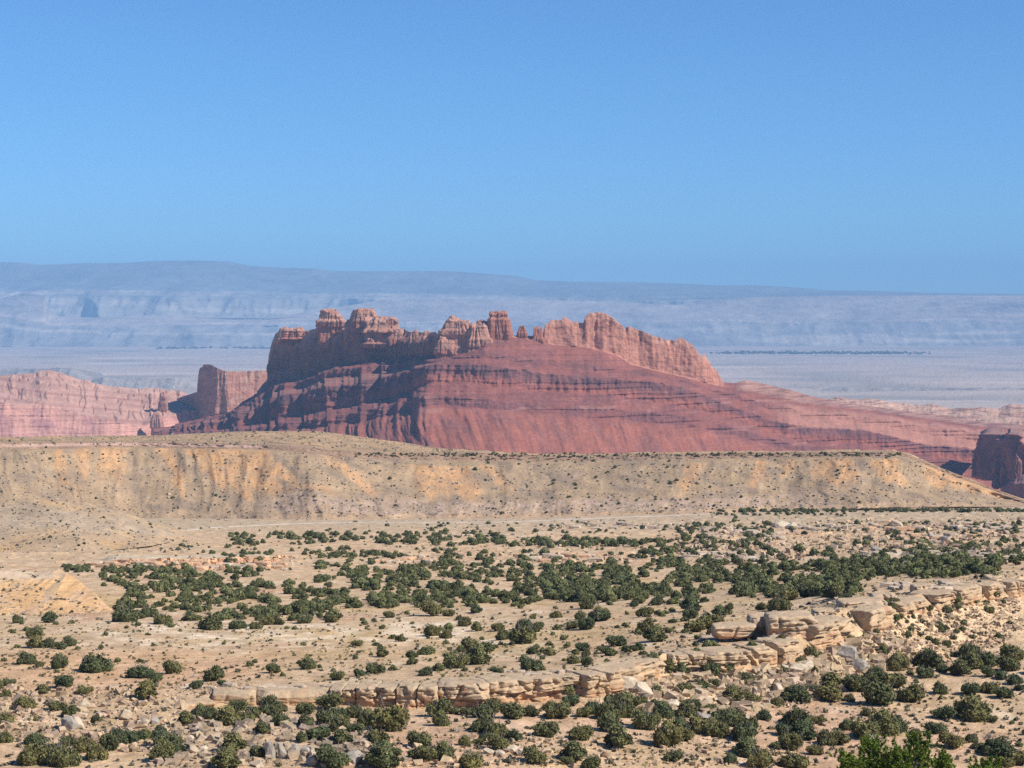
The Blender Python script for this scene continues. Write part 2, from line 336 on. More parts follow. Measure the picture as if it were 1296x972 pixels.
landform('mesa', [M0, M1, M2, M3, M4, shift(M4, dY=150, dz=-60)], [44, 80, 14, 60, 8], np.arange(-420, 1720, 1.3), mesa_shape, mesa_mat, smooth_px=170, kind='structure')

# ------------------------------------------------------------------ butte: benches and cliffs, foot to crest
B0Y = [(100, 4500), (210, 4230), (300, 3970), (340, 3870), (420, 3735), (480, 3655), (530, 3605), (560, 3585), (620, 3580), (700, 3620), (800, 3680), (900, 3760), (1000, 3850), (1100, 3930), (1200, 4000), (1300, 4050), (1500, 4150)]
bv = [
 [(150, 560), (210, 557), (300, 556), (340, 560), (480, 585), (560, 596), (700, 602), (900, 606), (1100, 618), (1200, 628), (1300, 645), (1500, 655)],
 [(150, 553), (210, 552), (300, 549), (340, 546), (400, 541), (460, 532), (500, 524), (540, 513), (560, 512), (680, 523), (766, 530), (850, 538), (900, 545), (1000, 570), (1100, 578), (1200, 592), (1300, 606), (1500, 615)],
 [(150, 551), (210, 549), (300, 545), (340, 540), (400, 532), (460, 521), (500, 513), (540, 501), (560, 501), (680, 513), (766, 518), (850, 525), (900, 534), (1000, 562), (1100, 570), (1200, 584), (1300, 600), (1500, 610)],
 [(150, 549), (210, 547), (300, 541), (340, 533), (400, 522), (460, 511), (500, 503), (540, 488), (552, 483), (600, 486), (680, 497), (766, 500), (830, 510), (870, 516), (930, 530), (1008, 558), (1092, 562), (1153, 573), (1240, 588), (1300, 598), (1500, 605)],
 [(150, 547), (210, 546), (300, 530), (340, 509), (370, 499), (400, 493), (430, 490), (480, 479), (520, 470), (552, 462), (613, 462), (680, 473), (766, 479), (835, 485), (874, 494), (928, 516), (960, 527), (1008, 540), (1092, 544), (1153, 559), (1240, 571), (1300, 580), (1500, 590)],
 [(150, 546), (210, 545), (300, 527), (340, 499), (370, 492), (400, 486), (430, 477), (480, 471), (520, 464), (560, 458), (613, 452), (680, 462), (766, 470), (835, 478), (874, 487), (928, 506), (1008, 526), (1092, 535), (1240, 560), (1300, 566), (1500, 575)],
 [(150, 545), (210, 544), (300, 525), (340, 492), (370, 486), (400, 478), (430, 468), (480, 463), (520, 459), (560, 455), (613, 447), (680, 457), (766, 466), (835, 475), (874, 484), (928, 500), (1008, 519), (1092, 527), (1240, 549), (1300, 555), (1500, 565)],
 [(150, 543), (210, 542), (300, 522), (325, 500), (337, 486), (370, 481), (400, 473), (430, 461), (460, 460), (480, 455), (500, 451), (545, 450), (570, 450), (600, 440), (620, 428), (648, 427), (675, 430), (700, 437), (740, 440), (780, 450), (800, 462), (830, 470), (860, 477), (890, 484), (915, 490), (930, 494), (1008, 512), (1092, 520), (1240, 541), (1300, 545), (1500, 555)],
 [(150, 542), (210, 541), (300, 520), (325, 497), (334, 483), (337, 476), (340, 450), (346, 425), (350, 415), (360, 416), (375, 419), (390, 417), (400, 415), (440, 414), (470, 412), (505, 416), (515, 420), (540, 421), (553, 420), (560, 428), (615, 425), (650, 425), (657, 424), (688, 426), (691, 412), (695, 408), (700, 405), (712, 405), (716, 400), (720, 406), (738, 409), (739.5, 400), (745, 397), (752, 396), (765, 396), (775, 402), (785, 410), (790, 414), (800, 414), (815, 418), (830, 426), (845, 430), (858, 430), (862, 427), (870, 432), (880, 442), (887, 451), (891, 447), (898, 455), (905, 463), (912, 470), (916, 477), (918, 484), (930, 485), (945, 481), (960, 484), (1000, 494), (1030, 502), (1060, 508), (1100, 514), (1153, 521), (1200, 526), (1240, 534), (1300, 538), (1500, 540)]]
bo = [[(0, 0), (1500, 0)],
      [(200, 60), (340, 170), (500, 190), (560, 165), (900, 130), (1100, 110), (1500, 110)],
      [(0, 9), (1500, 9)],
      [(200, 20), (340, 130), (500, 110), (560, 50), (1500, 40)],
      [(0, 14), (1500, 14)],
      [(200, 20), (340, 120), (500, 100), (560, 45), (930, 45), (1500, 60)],
      [(0, 7), (1500, 7)],
      [(200, 20), (340, 110), (500, 90), (560, 45), (930, 45), (1240, 70), (1500, 80)],
      [(0, 12), (917, 12), (925, 60), (1500, 90)]]
butte_mat = rock_material('red_sandstone', (0.02, 0.12), 4.0, 0.17, stretch=(1, 1, 1.6))
ub = np.arange(195, 1590, 1.0)
Yb = np.interp(ub, *np.array(B0Y).T); bl = []
kk = np.ones(61) / 61; Yb = np.convolve(np.pad(Yb, 30, mode='edge'), kk, mode='valid')
for vk, ok in zip(bv, bo):
    Yb = Yb + np.interp(ub, *np.array(ok, float).T); bl.append(lineVY(vk, Yb, ub))
bk = bl[-1].copy(); bk[:, 1] += 90; bk[:, 0] *= (bk[:, 1] / bl[-1][:, 1]); bk[:, 2] -= 45; bl.append(bk)
P, R = strips(bl, [52, 16, 20, 28, 22, 12, 20, 56, 6])
Rr = R[:, None] + 0 * P[..., 0]; U = ub[None] + 0 * Rr
N = strike_normal(bl[0]); s = arc(bl[0])[None] + 0 * Rr
X, Y, Z = np.moveaxis(P, -1, 0)
wall = sst(7, 7.05, Rr) * (1 - sst(8.0, 8.3, Rr)) * sst(334, 345, U) * (1 - sst(912, 930, U))
c1 = sst(3, 3.1, Rr) * (1 - sst(4.0, 4.15, Rr)); c0 = sst(1, 1.1, Rr) * (1 - sst(2, 2.15, Rr)); c2 = sst(5, 5.1, Rr) * (1 - sst(6, 6.15, Rr))
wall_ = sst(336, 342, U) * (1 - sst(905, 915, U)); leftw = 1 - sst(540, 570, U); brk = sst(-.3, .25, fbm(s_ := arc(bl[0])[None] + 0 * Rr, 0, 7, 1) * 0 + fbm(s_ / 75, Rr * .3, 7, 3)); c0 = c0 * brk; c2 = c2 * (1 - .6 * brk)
wav = sst(.5, 1, Rr) * (1 - sst(6.5, 7, Rr)); Z = Z + wav * (5 * fbm(s_ / 90, 3, np.round(Rr * .5), 2) + 2.5 * fbm(s_ / 20, 5, np.round(Rr * .5), 2))
big = fbm(s / 170, 0.5, 0, 3); mid = ridged(s / 60 + .3 * big, Z / 400, 0, 3)
body = sst(0, .8, Rr) * (1 - sst(8.3, 9, Rr) * .5)
D = body * (26 * big * (.5 + leftw) + 9 * mid * (.35 + 2.6 * leftw) * (1 - sst(6.2, 7, Rr) * .5))
D += (c1 + .7 * c0 + .7 * c2) * (7 * ridged(s / 26, Z / 90, 3, 3) + 2.5 * fbm(s / 7, Z / 22, 5, 3)) * (1 + .5 * leftw)
D += wall * (17 * ridged(s / 95 + .3 * big, Z / 400, 7, 2) + 7 * fbm(s / 30, Z / 110, 7, 3) + 12 * leftw * ridged(s / 55, Z / 300, 21, 2) - 8 * sst(.6, .9, ridged(s / 38, Z / 200, 11, 2)) * sst(-.1, .4, perlin(s / 60, 9, Z / 80)) + 2.8 * fbm(s / 9, Z / 40, 2, 3) + 1.2 * fbm(s / 12, Z / 11, 12, 3)) * (1 + .4 * leftw)
gul = sst(0, .3, Rr) * (1 - sst(.9, 1.0, Rr)); D += body * 3.0 * fbm(s / 26, Z / 20, 31, 3)
D += gul * (10 * ridged(s / 45 + Z / 120, Z / 300, 4, 4))
D -= wall * 15 + (c1 + .7 * c0 + .7 * c2) * 5
D -= 38 * sst(7.5, 8.0, Rr) * (1 - sst(8.05, 8.4, Rr)) * leftw * sst(334, 350, U) * (.6 + .6 * fbm(s / 60, 3, 1, 3))
Z += sst(7.7, 8.0, Rr) * (1 - sst(8.0, 8.3, Rr)) * wall_ * 4.5 * np.round(2.5 * fbm(s / 14, 2, 0, 3)) / 1.6
tail = sst(930, 960, U) * sst(6.5, 7, Rr) * (1 - sst(8, 8.5, Rr)); D += tail * 8 * fbm(s / 50, Z / 5, 4, 4)
D += 1.6 * fbm(s / 12, Z / 8, 8, 3) * body + 2.2 * sst(.7, 1.1, Rr) * (1 - sst(6.8, 7, Rr)) * (sst(0, .12, perlin(Z / 8.0 + .5 * big, s / 700, 55)) - .5)
Y = Y + D * N[None, :, 1]; X = X + D * N[None, :, 0]
col = mixc(C(.37, .155, .115), C(.31, .14, .115), sst(-.2, .3, fbm(s / 60 - Z / 60, Z / 60, 3, 4)))
col = mixc(col, C(.46, .185, .12), gul * sst(-.1, .35, ridged(s / 30 + Z / 45, Z / 200, 6, 3)) * .7)
tongue = gul * sst(.05, .3, fbm(s / 30 + Z / 40, Z / 45 + s / 120, 8, 5)); col = mixc(col, C(.24, .135, .12), tongue * .45)
col = mixc(col, C(.45, .25, .19), sst(.2, .45, fbm(s / 14, Z / 9, 18, 3)) * .35)
col = mixc(col, C(.20, .115, .115), np.clip(c1, 0, 1) * sst(3.35, 3.75, Rr + .35 * fbm(s / 15, 2, 0, 3)) * (.45 + .5 * sst(-.2, .2, fbm(s / 45, 6, 0, 3))))
col = mixc(col, C(.45, .18, .12), np.clip(c1, 0, 1) * (1 - sst(3.2, 3.5, Rr + .3 * fbm(s / 12, 4, 0, 3))) * .7)
col = mixc(col, C(.25, .125, .115), np.clip(c0 + c2, 0, 1) * .8)
zb = sst(.1, .3, perlin(Z / 7.0 + .4 * big, s / 400, 3)); col = mixc(col, C(.25, .115, .10), zb * .4 * sst(.6, 1.2, Rr) * (1 - wall))
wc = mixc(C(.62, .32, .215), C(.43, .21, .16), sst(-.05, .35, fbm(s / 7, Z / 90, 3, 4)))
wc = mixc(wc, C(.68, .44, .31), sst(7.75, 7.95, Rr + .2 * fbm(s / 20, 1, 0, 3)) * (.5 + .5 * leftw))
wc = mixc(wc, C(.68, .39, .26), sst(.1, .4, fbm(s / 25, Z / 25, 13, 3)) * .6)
wc = wc * (1 - .45 * leftw * (1 - sst(7.45, 7.8, Rr + .25 * fbm(s / 18, Z / 30, 41, 3))))[..., None]  # deeper shade put into the colour: left wall darkened below its cap
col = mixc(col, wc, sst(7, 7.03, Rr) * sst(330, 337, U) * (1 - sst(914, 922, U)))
thin = 1 - sst(.02, .09, np.abs(perlin(Z / 8.0 + .5 * big, s / 700, 55))); col = mixc(col, C(.20, .10, .09), thin * sst(-.15, .2, fbm(s / 90, Z / 25, 61, 3)) * (.22 + .4 * sst(.8, 1.1, Rr)) * (1 - wall * .7) * sst(.15, .35, Rr))
thin2 = 1 - sst(.02, .07, np.abs(perlin(Z / 13.0 + .5 * big, s / 900, 75))); col = mixc(col, C(.52, .30, .24), thin2 * sst(.0, .25, fbm(s / 60, Z / 25, 81, 3)) * .5 * sst(.5, 1, Rr))
pinkslab = sst(960, 1010, U) * sst(3.9, 4.1, Rr) * (1 - sst(6.3, 7.1, Rr + .3 * fbm(s / 120, Z / 30, 2, 3)))
col = mixc(col, C(.55, .30, .22), pinkslab * .85)
pal = sst(925, 945, U) * sst(7.0, 7.4, Rr); col = mixc(col, mixc(C(.50, .33, .26), C(.34, .21, .18), sst(-.1, .2, fbm(s / 60, Z / 3, 5, 3))), pal * .85)
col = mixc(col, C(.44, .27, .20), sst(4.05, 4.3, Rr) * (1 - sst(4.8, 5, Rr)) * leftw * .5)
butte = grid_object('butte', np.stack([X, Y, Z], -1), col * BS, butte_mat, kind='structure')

# rounded rock bodies --------------------------------------------------------
def cube_sphere(n):
    t = np.linspace(-1, 1, n + 1); a, b = np.meshgrid(t, t, indexing='ij'); V, Q = [], []
    for k, (ax, sg) in enumerate([(0, 1), (0, -1), (1, 1), (1, -1), (2, 1), (2, -1)]):
        p = np.empty((n + 1, n + 1, 3)); o = [i for i in (0, 1, 2) if i != ax]
        p[..., ax] = sg; p[..., o[0]] = a; p[..., o[1]] = b
        f = grid_faces(n + 1, n + 1) + k * (n + 1) ** 2
        flip = (sg > 0) ^ (ax == 1)
        V.append(p.reshape(-1, 3)); Q.append(f if flip else f[:, ::-1])
    V = np.concatenate(V); Q = np.concatenate(Q)
    key = np.round(V * 4096).astype(np.int64); _, first, inv = np.unique(key, axis=0, return_index=True, return_inverse=True)
    return V[first], inv.ravel()[Q]
_cs = {}
def rock_body(n=12, power=5.0, seed=0, warp=.12, cuts=0, cutr=(.72, .95), freq=1.3):
    if n not in _cs: _cs[n] = cube_sphere(n)
    V, Q = _cs[n]; V = V.copy(); r = np.random.RandomState(seed)
    V /= (np.abs(V) ** power).sum(1, keepdims=True) ** (1 / power)
    for _ in range(cuts):
        d = r.normal(size=3); d /= np.linalg.norm(d); lim = r.uniform(*cutr) * np.abs(V @ d).max()
        ex = np.clip(V @ d - lim, 0, None); V = V - ex[:, None] * d
    o = r.uniform(0, 50, 3)
    for a in range(3): V[:, a] += warp * fbm(V[:, 0] * freq + o[a], V[:, 1] * freq + o[1], V[:, 2] * freq + 9 * a, 4)
    return V, Q

dome_mat = rock_material('dome_sandstone', (0.03, 0.2), 3.0, 0.16)
def dome(uc, vt, vb, w, Yd, power=3.0, seed=0, rz=0., color=WING, top=C(.58, .37, .26), depth=.8, lean=0., rows=True):
    m = Yd / F; W = w * m / 2; H = (vb - vt) * m
    V, Q = rock_body(40, power + 2, seed, .14, 8, (.72, .95), 2.2)
    V = V * C(W, W * depth, H * .62)
    zz = V[:, 2] / (H * .62)
    an = np.arctan2(V[:, 1], V[:, 0]); ter = perlin(zz * 2.4 + seed, 0.3, seed); V[:, :2] *= (1 + .10 * np.sign(ter) * sst(0, .12, np.abs(ter)))[:, None]
    jn = np.abs(perlin(np.cos(an) * 2.2 + seed, np.sin(an) * 2.2, zz * .35 + seed)); V[:, :2] *= (1 - .16 * (1 - sst(.0, .16, jn)))[:, None]
    V[:, 2] += W * .10 * np.round(2.2 * fbm(V[:, 0] / W * 1.6 + seed, V[:, 1] / W * 1.6, seed, 3)) * sst(.3, .7, zz)
    taper = 1 - .18 * np.clip(zz, 0, 1); V[:, 0] *= taper; V[:, 0] += lean * V[:, 2]
    V[:, :2] *= (1 + .016 * np.sign(perlin(V[:, 2] / (H * .09), seed, 1)))[:, None]
    c, s_ = math.cos(rz), math.sin(rz); V[:, :2] = V[:, :2] @ np.array([[c, s_], [-s_, c]])
    o = pt(uc, vt, Yd); V = V + C(o[0], o[1], o[2] - H * .62)
    st_ = sst(-.05, .2, perlin(V[:, 2] / 3.5, V[:, 0] / 90, seed))
    col = mixc(color + 0 * V, top, sst(-.1, .6, zz + .3 * fbm(V[:, 0] / 15, V[:, 1] / 15, V[:, 2] / 15, 3)) * (.4 + .6 * st_))
    return V, Q, col * BS * 1.08
def domes_object(name, specs, parent, mat):
    for sp in specs:
        V, Q, c = dome(**sp); link(name, make_mesh(name, V, Q, c, mat, True), parent)
yc = lambda u: float(np.interp(u, ub, Yb))
dl = [dict(uc=420, vt=391, vb=432, w=37, Yd=yc(420) + 5, seed=1, power=3.4), dict(uc=460, vt=391, vb=432, w=34, Yd=yc(460) + 5, seed=2, power=2.8),
      dict(uc=482, vt=401, vb=434, w=52, Yd=yc(482) + 8, seed=3, power=2.3, color=C(.48, .26, .18)), dict(uc=444, vt=405, vb=436, w=18, Yd=yc(444) - 15, seed=4, power=3),
      dict(uc=371, vt=414, vb=430, w=34, Yd=yc(371) + 3, seed=21, power=3),
      dict(uc=524, vt=418, vb=454, w=15, Yd=yc(524) - 16, seed=51, power=4), dict(uc=541, vt=420, vb=454, w=16, Yd=yc(541) - 22, seed=52, power=4), dict(uc=505, vt=417, vb=446, w=16, Yd=yc(505) - 12, seed=53, power=4),
      dict(uc=604, vt=411, vb=456, w=38, Yd=yc(604) - 10, seed=54, power=4, color=C(.50, .27, .185), top=C(.60, .375, .265)), dict(uc=578, vt=404, vb=462, w=46, Yd=yc(588), seed=5, power=2.8, color=C(.50, .27, .185), top=C(.60, .375, .265)), dict(uc=563, vt=425, vb=462, w=26, Yd=yc(563) - 22, seed=6, power=3.2),
      dict(uc=610, vt=406, vb=440, w=22, Yd=yc(610) + 14, seed=7, power=3),
      dict(uc=633, vt=395, vb=436, w=29, Yd=yc(633) - 5, seed=8, power=5, top=C(.50, .26, .17), lean=-.1), dict(uc=661, vt=413, vb=436, w=13, Yd=yc(661), seed=9, power=2.6, top=WING),
      dict(uc=681, vt=414, vb=440, w=15, Yd=yc(681), seed=10, power=4, top=WING)]
domes_object('sandstone_tower', dl, butte, dome_mat)

# ------------------------------------------------------------------ the fin beside the butte, the reef to the left, slickrock to the right
def wall_shape(bs, amp, rows_cols, strataamp=.0, cliff=(0, 1.0), fine=1.0, zamp=2.0):
    def f(P, R, U, lines):
        X, Y, Z = np.moveaxis(P, -1, 0); s = arc(lines[0])[None] + 0 * R; N = strike_normal(lines[0])
        w = sst(cliff[0], cliff[0] + .1, R) * (1 - sst(cliff[1], cliff[1] + .3, R))
        D = amp * (1.0 * fbm(s / bs, Z / 900, 1, 3) + w * .35 * ridged(s / (bs * .22), Z / 200, 3, 3)) + fine * 2 * fbm(s / 8, Z / 10, 8, 4)
        Z = Z + zamp * sst(.9, 1.1, R) * (fbm(s / 60, R * 2.5, 5, 4) + .5 * np.round(2 * fbm(s / 22, R * 2, 15, 2)))
        D = D + strataamp * fbm(s / 200, Z / 6, 3, 3)
        Y = Y + D * N[None, :, 1]; X = X + D * N[None, :, 0]
        return np.stack([X, Y, Z], -1), rows_cols(R, U, s, X, Y, Z) * BS * 1.08
    return f
def fin_col(R, U, s, X, Y, Z):
    c = mixc(C(.50, .27, .19), C(.58, .37, .28), sst(-.1, .3, fbm(s / 50 - Z / 30, Z / 8, 3, 3)))
    c = mixc(c, C(.38, .2, .15), sst(.15, .4, fbm(s / 12, Z / 40, 5, 3)) * .7); return mixc(c, C(.44, .34, .27), sst(.95, 1.0, R) * .6)
uf = np.arange(206, 352, .6)
fin_b = [(200, 556, 4960), (208, 556, 4950), (250, 554, 4730), (272, 553, 4600), (277, 553, 4612), (282, 553, 4612), (288, 553, 4600), (352, 552, 4640)]
fin_t = [(200, 535, 4970), (206, 532, 4966), (210, 525, 4958), (220, 509, 4910), (225, 505, 4885), (240, 500, 4810), (251.5, 496, 4750), (253, 478, 4745), (254, 466, 4738), (258, 461, 4710), (265, 461, 4675), (275, 466, 4630), (285, 469, 4625), (300, 470, 4640), (320, 469, 4650), (352, 468, 4670)]
fin_b = [(u_, v_, Y_ + 330) for u_, v_, Y_ in fin_b]; fin_t = [(u_, v_, Y_ + 330) for u_, v_, Y_ in fin_t]
landform('sandstone_fin', [fin_b, fin_t, shift(fin_t, dY=110, dz=-30)], [90, 8], uf, wall_shape(160, 12, fin_col), butte_mat, kind='structure')
foot_b = [(225, 557, 4420), (262, 557, 4400), (300, 557, 4350), (345, 557, 4300)]
foot_t = [(225, 549, 4440), (240, 543, 4450), (258, 536, 4450), (275, 525, 4470), (300, 520, 4460), (318, 512, 4440), (345, 512, 4400)]
def foot_col(R, U, s, X, Y, Z): return mixc(C(.44, .24, .18), C(.27, .13, .11), sst(-.1, .3, fbm(s / 30, Z / 8, 3, 3)))
landform('talus_slope', [foot_b, foot_t, shift(foot_t, dY=150, dz=-10)], [40, 8], np.arange(226, 344, .8), wall_shape(90, 40, foot_col), butte_mat, kind='structure')

def reef_col(R, U, s, X, Y, Z):
    c = mixc(C(.72, .43, .34), C(.50, .29, .26), sst(-.05, .45, fbm(s / 60, Z / 60, 3, 4)))
    lay = mixc(C(.60, .40, .31), C(.49, .29, .23), sst(-.2, .4, fbm(s / 300 + Z / 60, (Z + .12 * s) / 9, 3, 4)))
    c = mixc(c, lay, sst(.9, 1.05, R)); return mixc(c, C(.64, .45, .34), sst(1.75, 1.95, R) * sst(-.2, .2, fbm(s / 60, 3, 0, 3)) * .8)
reef0 = [(-400, 570, 4690), (60, 566, 4790), (140, 566, 4800), (190, 566, 4860), (235, 566, 5000), (260, 566, 5100)]
reef1 = [(-400, 505, 4750), (0, 508, 4810), (20, 512, 4826), (60, 512, 4850), (70, 514, 4862), (100, 522, 4850), (120, 530, 4846), (150, 535, 4850), (180, 540, 4850), (200, 530, 4950), (235, 520, 5050), (260, 520, 5130)]
reef2 = [(-400, 470, 5150), (0, 476, 5200), (20, 474, 5200), (40, 472, 5200), (50, 468.5, 5200), (64, 469, 5200), (80, 473, 5200), (95, 478, 5200), (120, 485, 5220), (140, 489, 5240), (170, 492, 5260), (200, 491, 5280), (225, 495, 5300), (245, 501, 5300), (260, 501, 5320)]
landform('sandstone_reef', [reef0, reef1, reef2, shift(reef2, dY=250, dz=-90)], [60, 70, 8], np.arange(-320, 258, 1.0), wall_shape(190, 17, reef_col, 4, (0, .98), .6, 7.0), butte_mat, smooth_px=110, kind='structure')
reef_tops = [dict(uc=206, vt=497, vb=528, w=11, Yd=5020, seed=31, power=4, color=C(.50, .28, .2), top=C(.55, .33, .25)), dict(uc=199, vt=523, vb=560, w=17, Yd=4850, seed=32, power=3, color=C(.48, .26, .2), top=C(.55, .33, .25))]
rb = bpy.data.objects['sandstone_reef']
domes_object('rock_spire', reef_tops, rb, dome_mat)
def slick_col(R, U, s, X, Y, Z):
    c = mixc(C(.62, .45, .34), C(.50, .33, .25), sst(-.1, .3, fbm(s / 100, Z / 7, 3, 4)))
    return mixc(c, C(.27, .20, .17), sst(.12, .3, fbm(s / 40, Z / 4, 8, 4)) * .9)
sl0 = [(1000, 560, 4500), (1500, 560, 4500)]; sl1 = [(1000, 525, 4560), (1200, 535, 4600), (1500, 530, 4560)]
sl2 = [(1000, 514, 4800), (1040, 507, 4800), (1058, 502, 4800), (1080, 505, 4790), (1100, 504, 4800), (1130, 509, 4820), (1165, 513, 4820), (1180, 511, 4820), (1200, 517, 4830), (1240, 515, 4830), (1262, 517, 4830), (1278, 511, 4830), (1296, 512, 4820), (1500, 508, 4800)]
landform('slickrock_slope', [sl0, sl1, sl2, shift(sl2, dY=200, dz=-60)], [20, 50, 8], np.arange(1010, 1590, 1.0), wall_shape(120, 36, slick_col, 14, (0, 2)), butte_mat, kind='structure')
def canyon_col(R, U, s, X, Y, Z):
    c = mixc(C(.44, .22, .17), C(.27, .14, .13), sst(-.1, .3, fbm(s / 30, Z / 50, 3, 4))); return mixc(c, C(.40, .25, .20), sst(1.05, 1.2, R))
cw0 = [(1236, 605, 3990), (1244, 607, 3975), (1290, 612, 3660), (1320, 614, 3640), (1500, 620, 3700)]
cw1 = [(1236, 596, 4000), (1241, 575, 3990), (1244, 557, 3970), (1250, 555, 3930), (1255, 549, 3890), (1262, 551, 3850), (1266, 558, 3830), (1275, 556, 3765), (1284, 549, 3700), (1290, 551, 3672), (1300, 562, 3660), (1320, 556, 3655), (1500, 545, 3715)]
landform('canyon_wall', [cw0, cw1, shift(cw1, dY=160, dz=2)], [60, 20], np.arange(1237, 1590, .8), wall_shape(60, 34, canyon_col, 8), butte_mat, kind='structure')
cd0 = [(1268, 640, 3700), (1300, 645, 3450), (1500, 650, 3400)]; cd1 = [(1268, 618, 3710), (1280, 613, 3640), (1300, 614, 3460), (1500, 612, 3420)]
landform('canyon_wall', [cd0, cd1, shift(cd1, dY=200, dz=10)], [30, 12], np.arange(1269, 1590, 1.0), wall_shape(110, 10, canyon_col), butte_mat, kind='structure')
domes_object('rock_spire', [dict(uc=1261, vt=585, vb=612, w=13, Yd=3760, seed=41, power=2.6, color=C(.38, .18, .14), top=C(.5, .28, .2)), dict(uc=1272, vt=589, vb=612, w=13, Yd=3720, seed=42, power=2.6, color=C(.38, .18, .14), top=C(.5, .28, .2)),
                            dict(uc=1288, vt=575, vb=606, w=10, Yd=3640, seed=43, power=3, color=C(.36, .18, .14), top=C(.42, .22, .17))], bpy.data.objects['canyon_wall'], dome_mat)

# ------------------------------------------------------------------ the far cliffs and plateau, real distances
far_mat = rock_material('far_shale', (0.0009, 0.004), 90, 0.24, stretch=(1, .6, 3))
def book_shape(amp, c_low, c_top, split, gully):
    def f(P, R, U, lines):
        X, Y, Z = np.moveaxis(P, -1, 0); s = X
        big = fbm(s / 5200, 2.2, 0, 3); g = ridged(s / gully, R * .4, 1, 4)
        w = sst(0, .3, R) * (1 - sst(2, 2.8, R) * .8)
        Y = Y - w * amp * (1.6 * big + .7 * g * (1 - sst(1.2, 2, R)))
        Z = Z + w * 40 * fbm(s / 1500, Y / 900, 4, 4)
        c = mixc(c_low, c_top, sst(split - .2, split + .25, R + .35 * fbm(s / 1800, R * 2, 3, 4)))
        c = mixc(c, C(.55, .47, .38), sst(.1, .35, perlin(s / 3500, R * 5, 3)) * (1 - sst(split, split + .4, R)) * .5)
        c = mixc(c, C(.58, .47, .38), sst(.75, .95, perlin(s / 9000, 1, 2) * .3 + np.sin(np.pi * np.clip((R - split + .1) / .5, 0, 1))) * sst(-.3, .2, fbm(s / 2600, R * 2, 23, 3)) * .4)
        c = mixc(c, C(.20, .19, .17), sst(.12, .3, fbm(s / 1100, R * 2.2, 43, 4)) * .3)
        return np.stack([X, Y, Z], -1), c
    return f
f0 = [(-400, 452, 27000), (0, 452, 27200), (300, 451, 27600), (650, 450, 28000), (1500, 450, 28300)]
f1 = [(-400, 408, 28300), (0, 408, 28300), (60, 415, 28400), (120, 414, 28600), (300, 414, 28800), (480, 412, 29300), (650, 412, 29300), (900, 411, 29400), (1500, 410, 29600)]
f2 = [(-400, 390, 28700), (0, 388, 28700), (58, 392, 28700), (64, 405, 29000), (120, 405, 29000), (340, 405, 29200), (480, 402, 29700), (650, 401, 29700), (900, 399, 29800), (1500, 398, 30000)]
f3 = [(-400, 372, 28800), (0, 378, 28800), (30, 371, 28800), (58, 374, 28800), (64, 400, 29100), (120, 402, 29100), (220, 398, 29300), (340, 403, 29400), (480, 380, 30200), (560, 378, 30200), (640, 379, 30200), (720, 380, 30200), (860, 386, 30200), (900, 380, 30200), (960, 376, 30200), (1100, 374, 30200), (1500, 374, 30200)]
landform('shale_cliffs', [f0, f1, f2, f3, shift(f3, dY=1500, dz=-60)], [26, 14, 16, 6], np.arange(-300, 1597, 2.0), book_shape(420, C(.29, .265, .235), C(.38, .32, .27), 1.3, 900), far_mat, kind='structure')
p0 = [(-400, 440, 31500), (1500, 440, 31500)]
p1 = [(-400, 375, 32800), (300, 378, 32800), (650, 380, 33000), (900, 382, 33000), (1500, 382, 33000)]
p2 = [(-400, 350, 34500), (0, 352, 34500), (300, 354, 34600), (650, 364, 34700), (900, 368, 34800), (1296, 375, 34800), (1500, 376, 34800)]
p3 = [(-400, 329, 36500), (0, 331.5, 36500), (20, 332, 36500), (50, 335, 36500), (100, 333, 36500), (160, 333, 36500), (200, 330, 36500), (260, 330, 36500), (290, 331, 36500), (315, 336, 36500), (340, 338, 36500), (400, 340, 36500), (420, 343, 36500), (500, 343, 36500), (560, 342.5, 36500), (600, 345, 36500), (650, 349, 36500), (680, 355, 36500), (760, 357, 36500), (800, 357, 36500), (860, 359, 36500), (900, 361, 36500), (960, 361, 36500), (1000, 363, 36500), (1050, 367.5, 36500), (1100, 368, 36500), (1200, 371, 36500), (1296, 372, 36500), (1500, 373, 36500)]
landform('plateau', [p0, p1, p2, p3, shift(p3, dY=2500, dz=-40)], [30, 26, 26, 6], np.arange(-300, 1597, 2.0), book_shape(1100, C(.32, .29, .23), C(.19, .205, .19), 1.1, 1300), far_mat, kind='structure')
# low shale scarps out on the plain
def scarp_col(R, U, s, X, Y, Z): return mixc(C(.29, .25, .22), C(.25, .22, .195), sst(-.1, .3, fbm(s / 400, R * 2, 3, 3)))
zf = -447
def scarp(u0, u1, vt, Yf, seed):
    uu = np.arange(u0, u1, 1.5); n = 4 * fbm(uu / 30.0, seed, 0, 3); e = np.minimum(sst(u0, u0 + 30, uu), 1 - sst(u1 - 30, u1, uu))
    a = lineVY([(u0, vz(zf - 12, Yf))], Yf, uu); top = vz(zf, Yf) - e * (vz(zf, Yf) - vt + n); b = pt(uu, top, Yf + 120.)
    c = b.copy(); c[:, 1] += 900; c[:, 2] -= 60
    P, R = strips([a, b, c], [16, 6]); Rr = R[:, None] + 0 * P[..., 0]; g = ridged(P[..., 0] / 140, seed, 0, 3); P[..., 1] -= 28 * g * sst(0, .2, Rr) * (1 - sst(.9, 1.2, Rr))
    grid_object('shale_scarp', P, scarp_col(Rr, 0, P[..., 0], P[..., 0], P[..., 1], P[..., 2]), far_mat, kind='structure')
scarp(1030, 1487, 491, 11400, 3); scarp(95, 262, 479, 11700, 5); scarp(-190, 120, 466, 13500, 8); scarp(890, 1100, 490, 11800, 12)

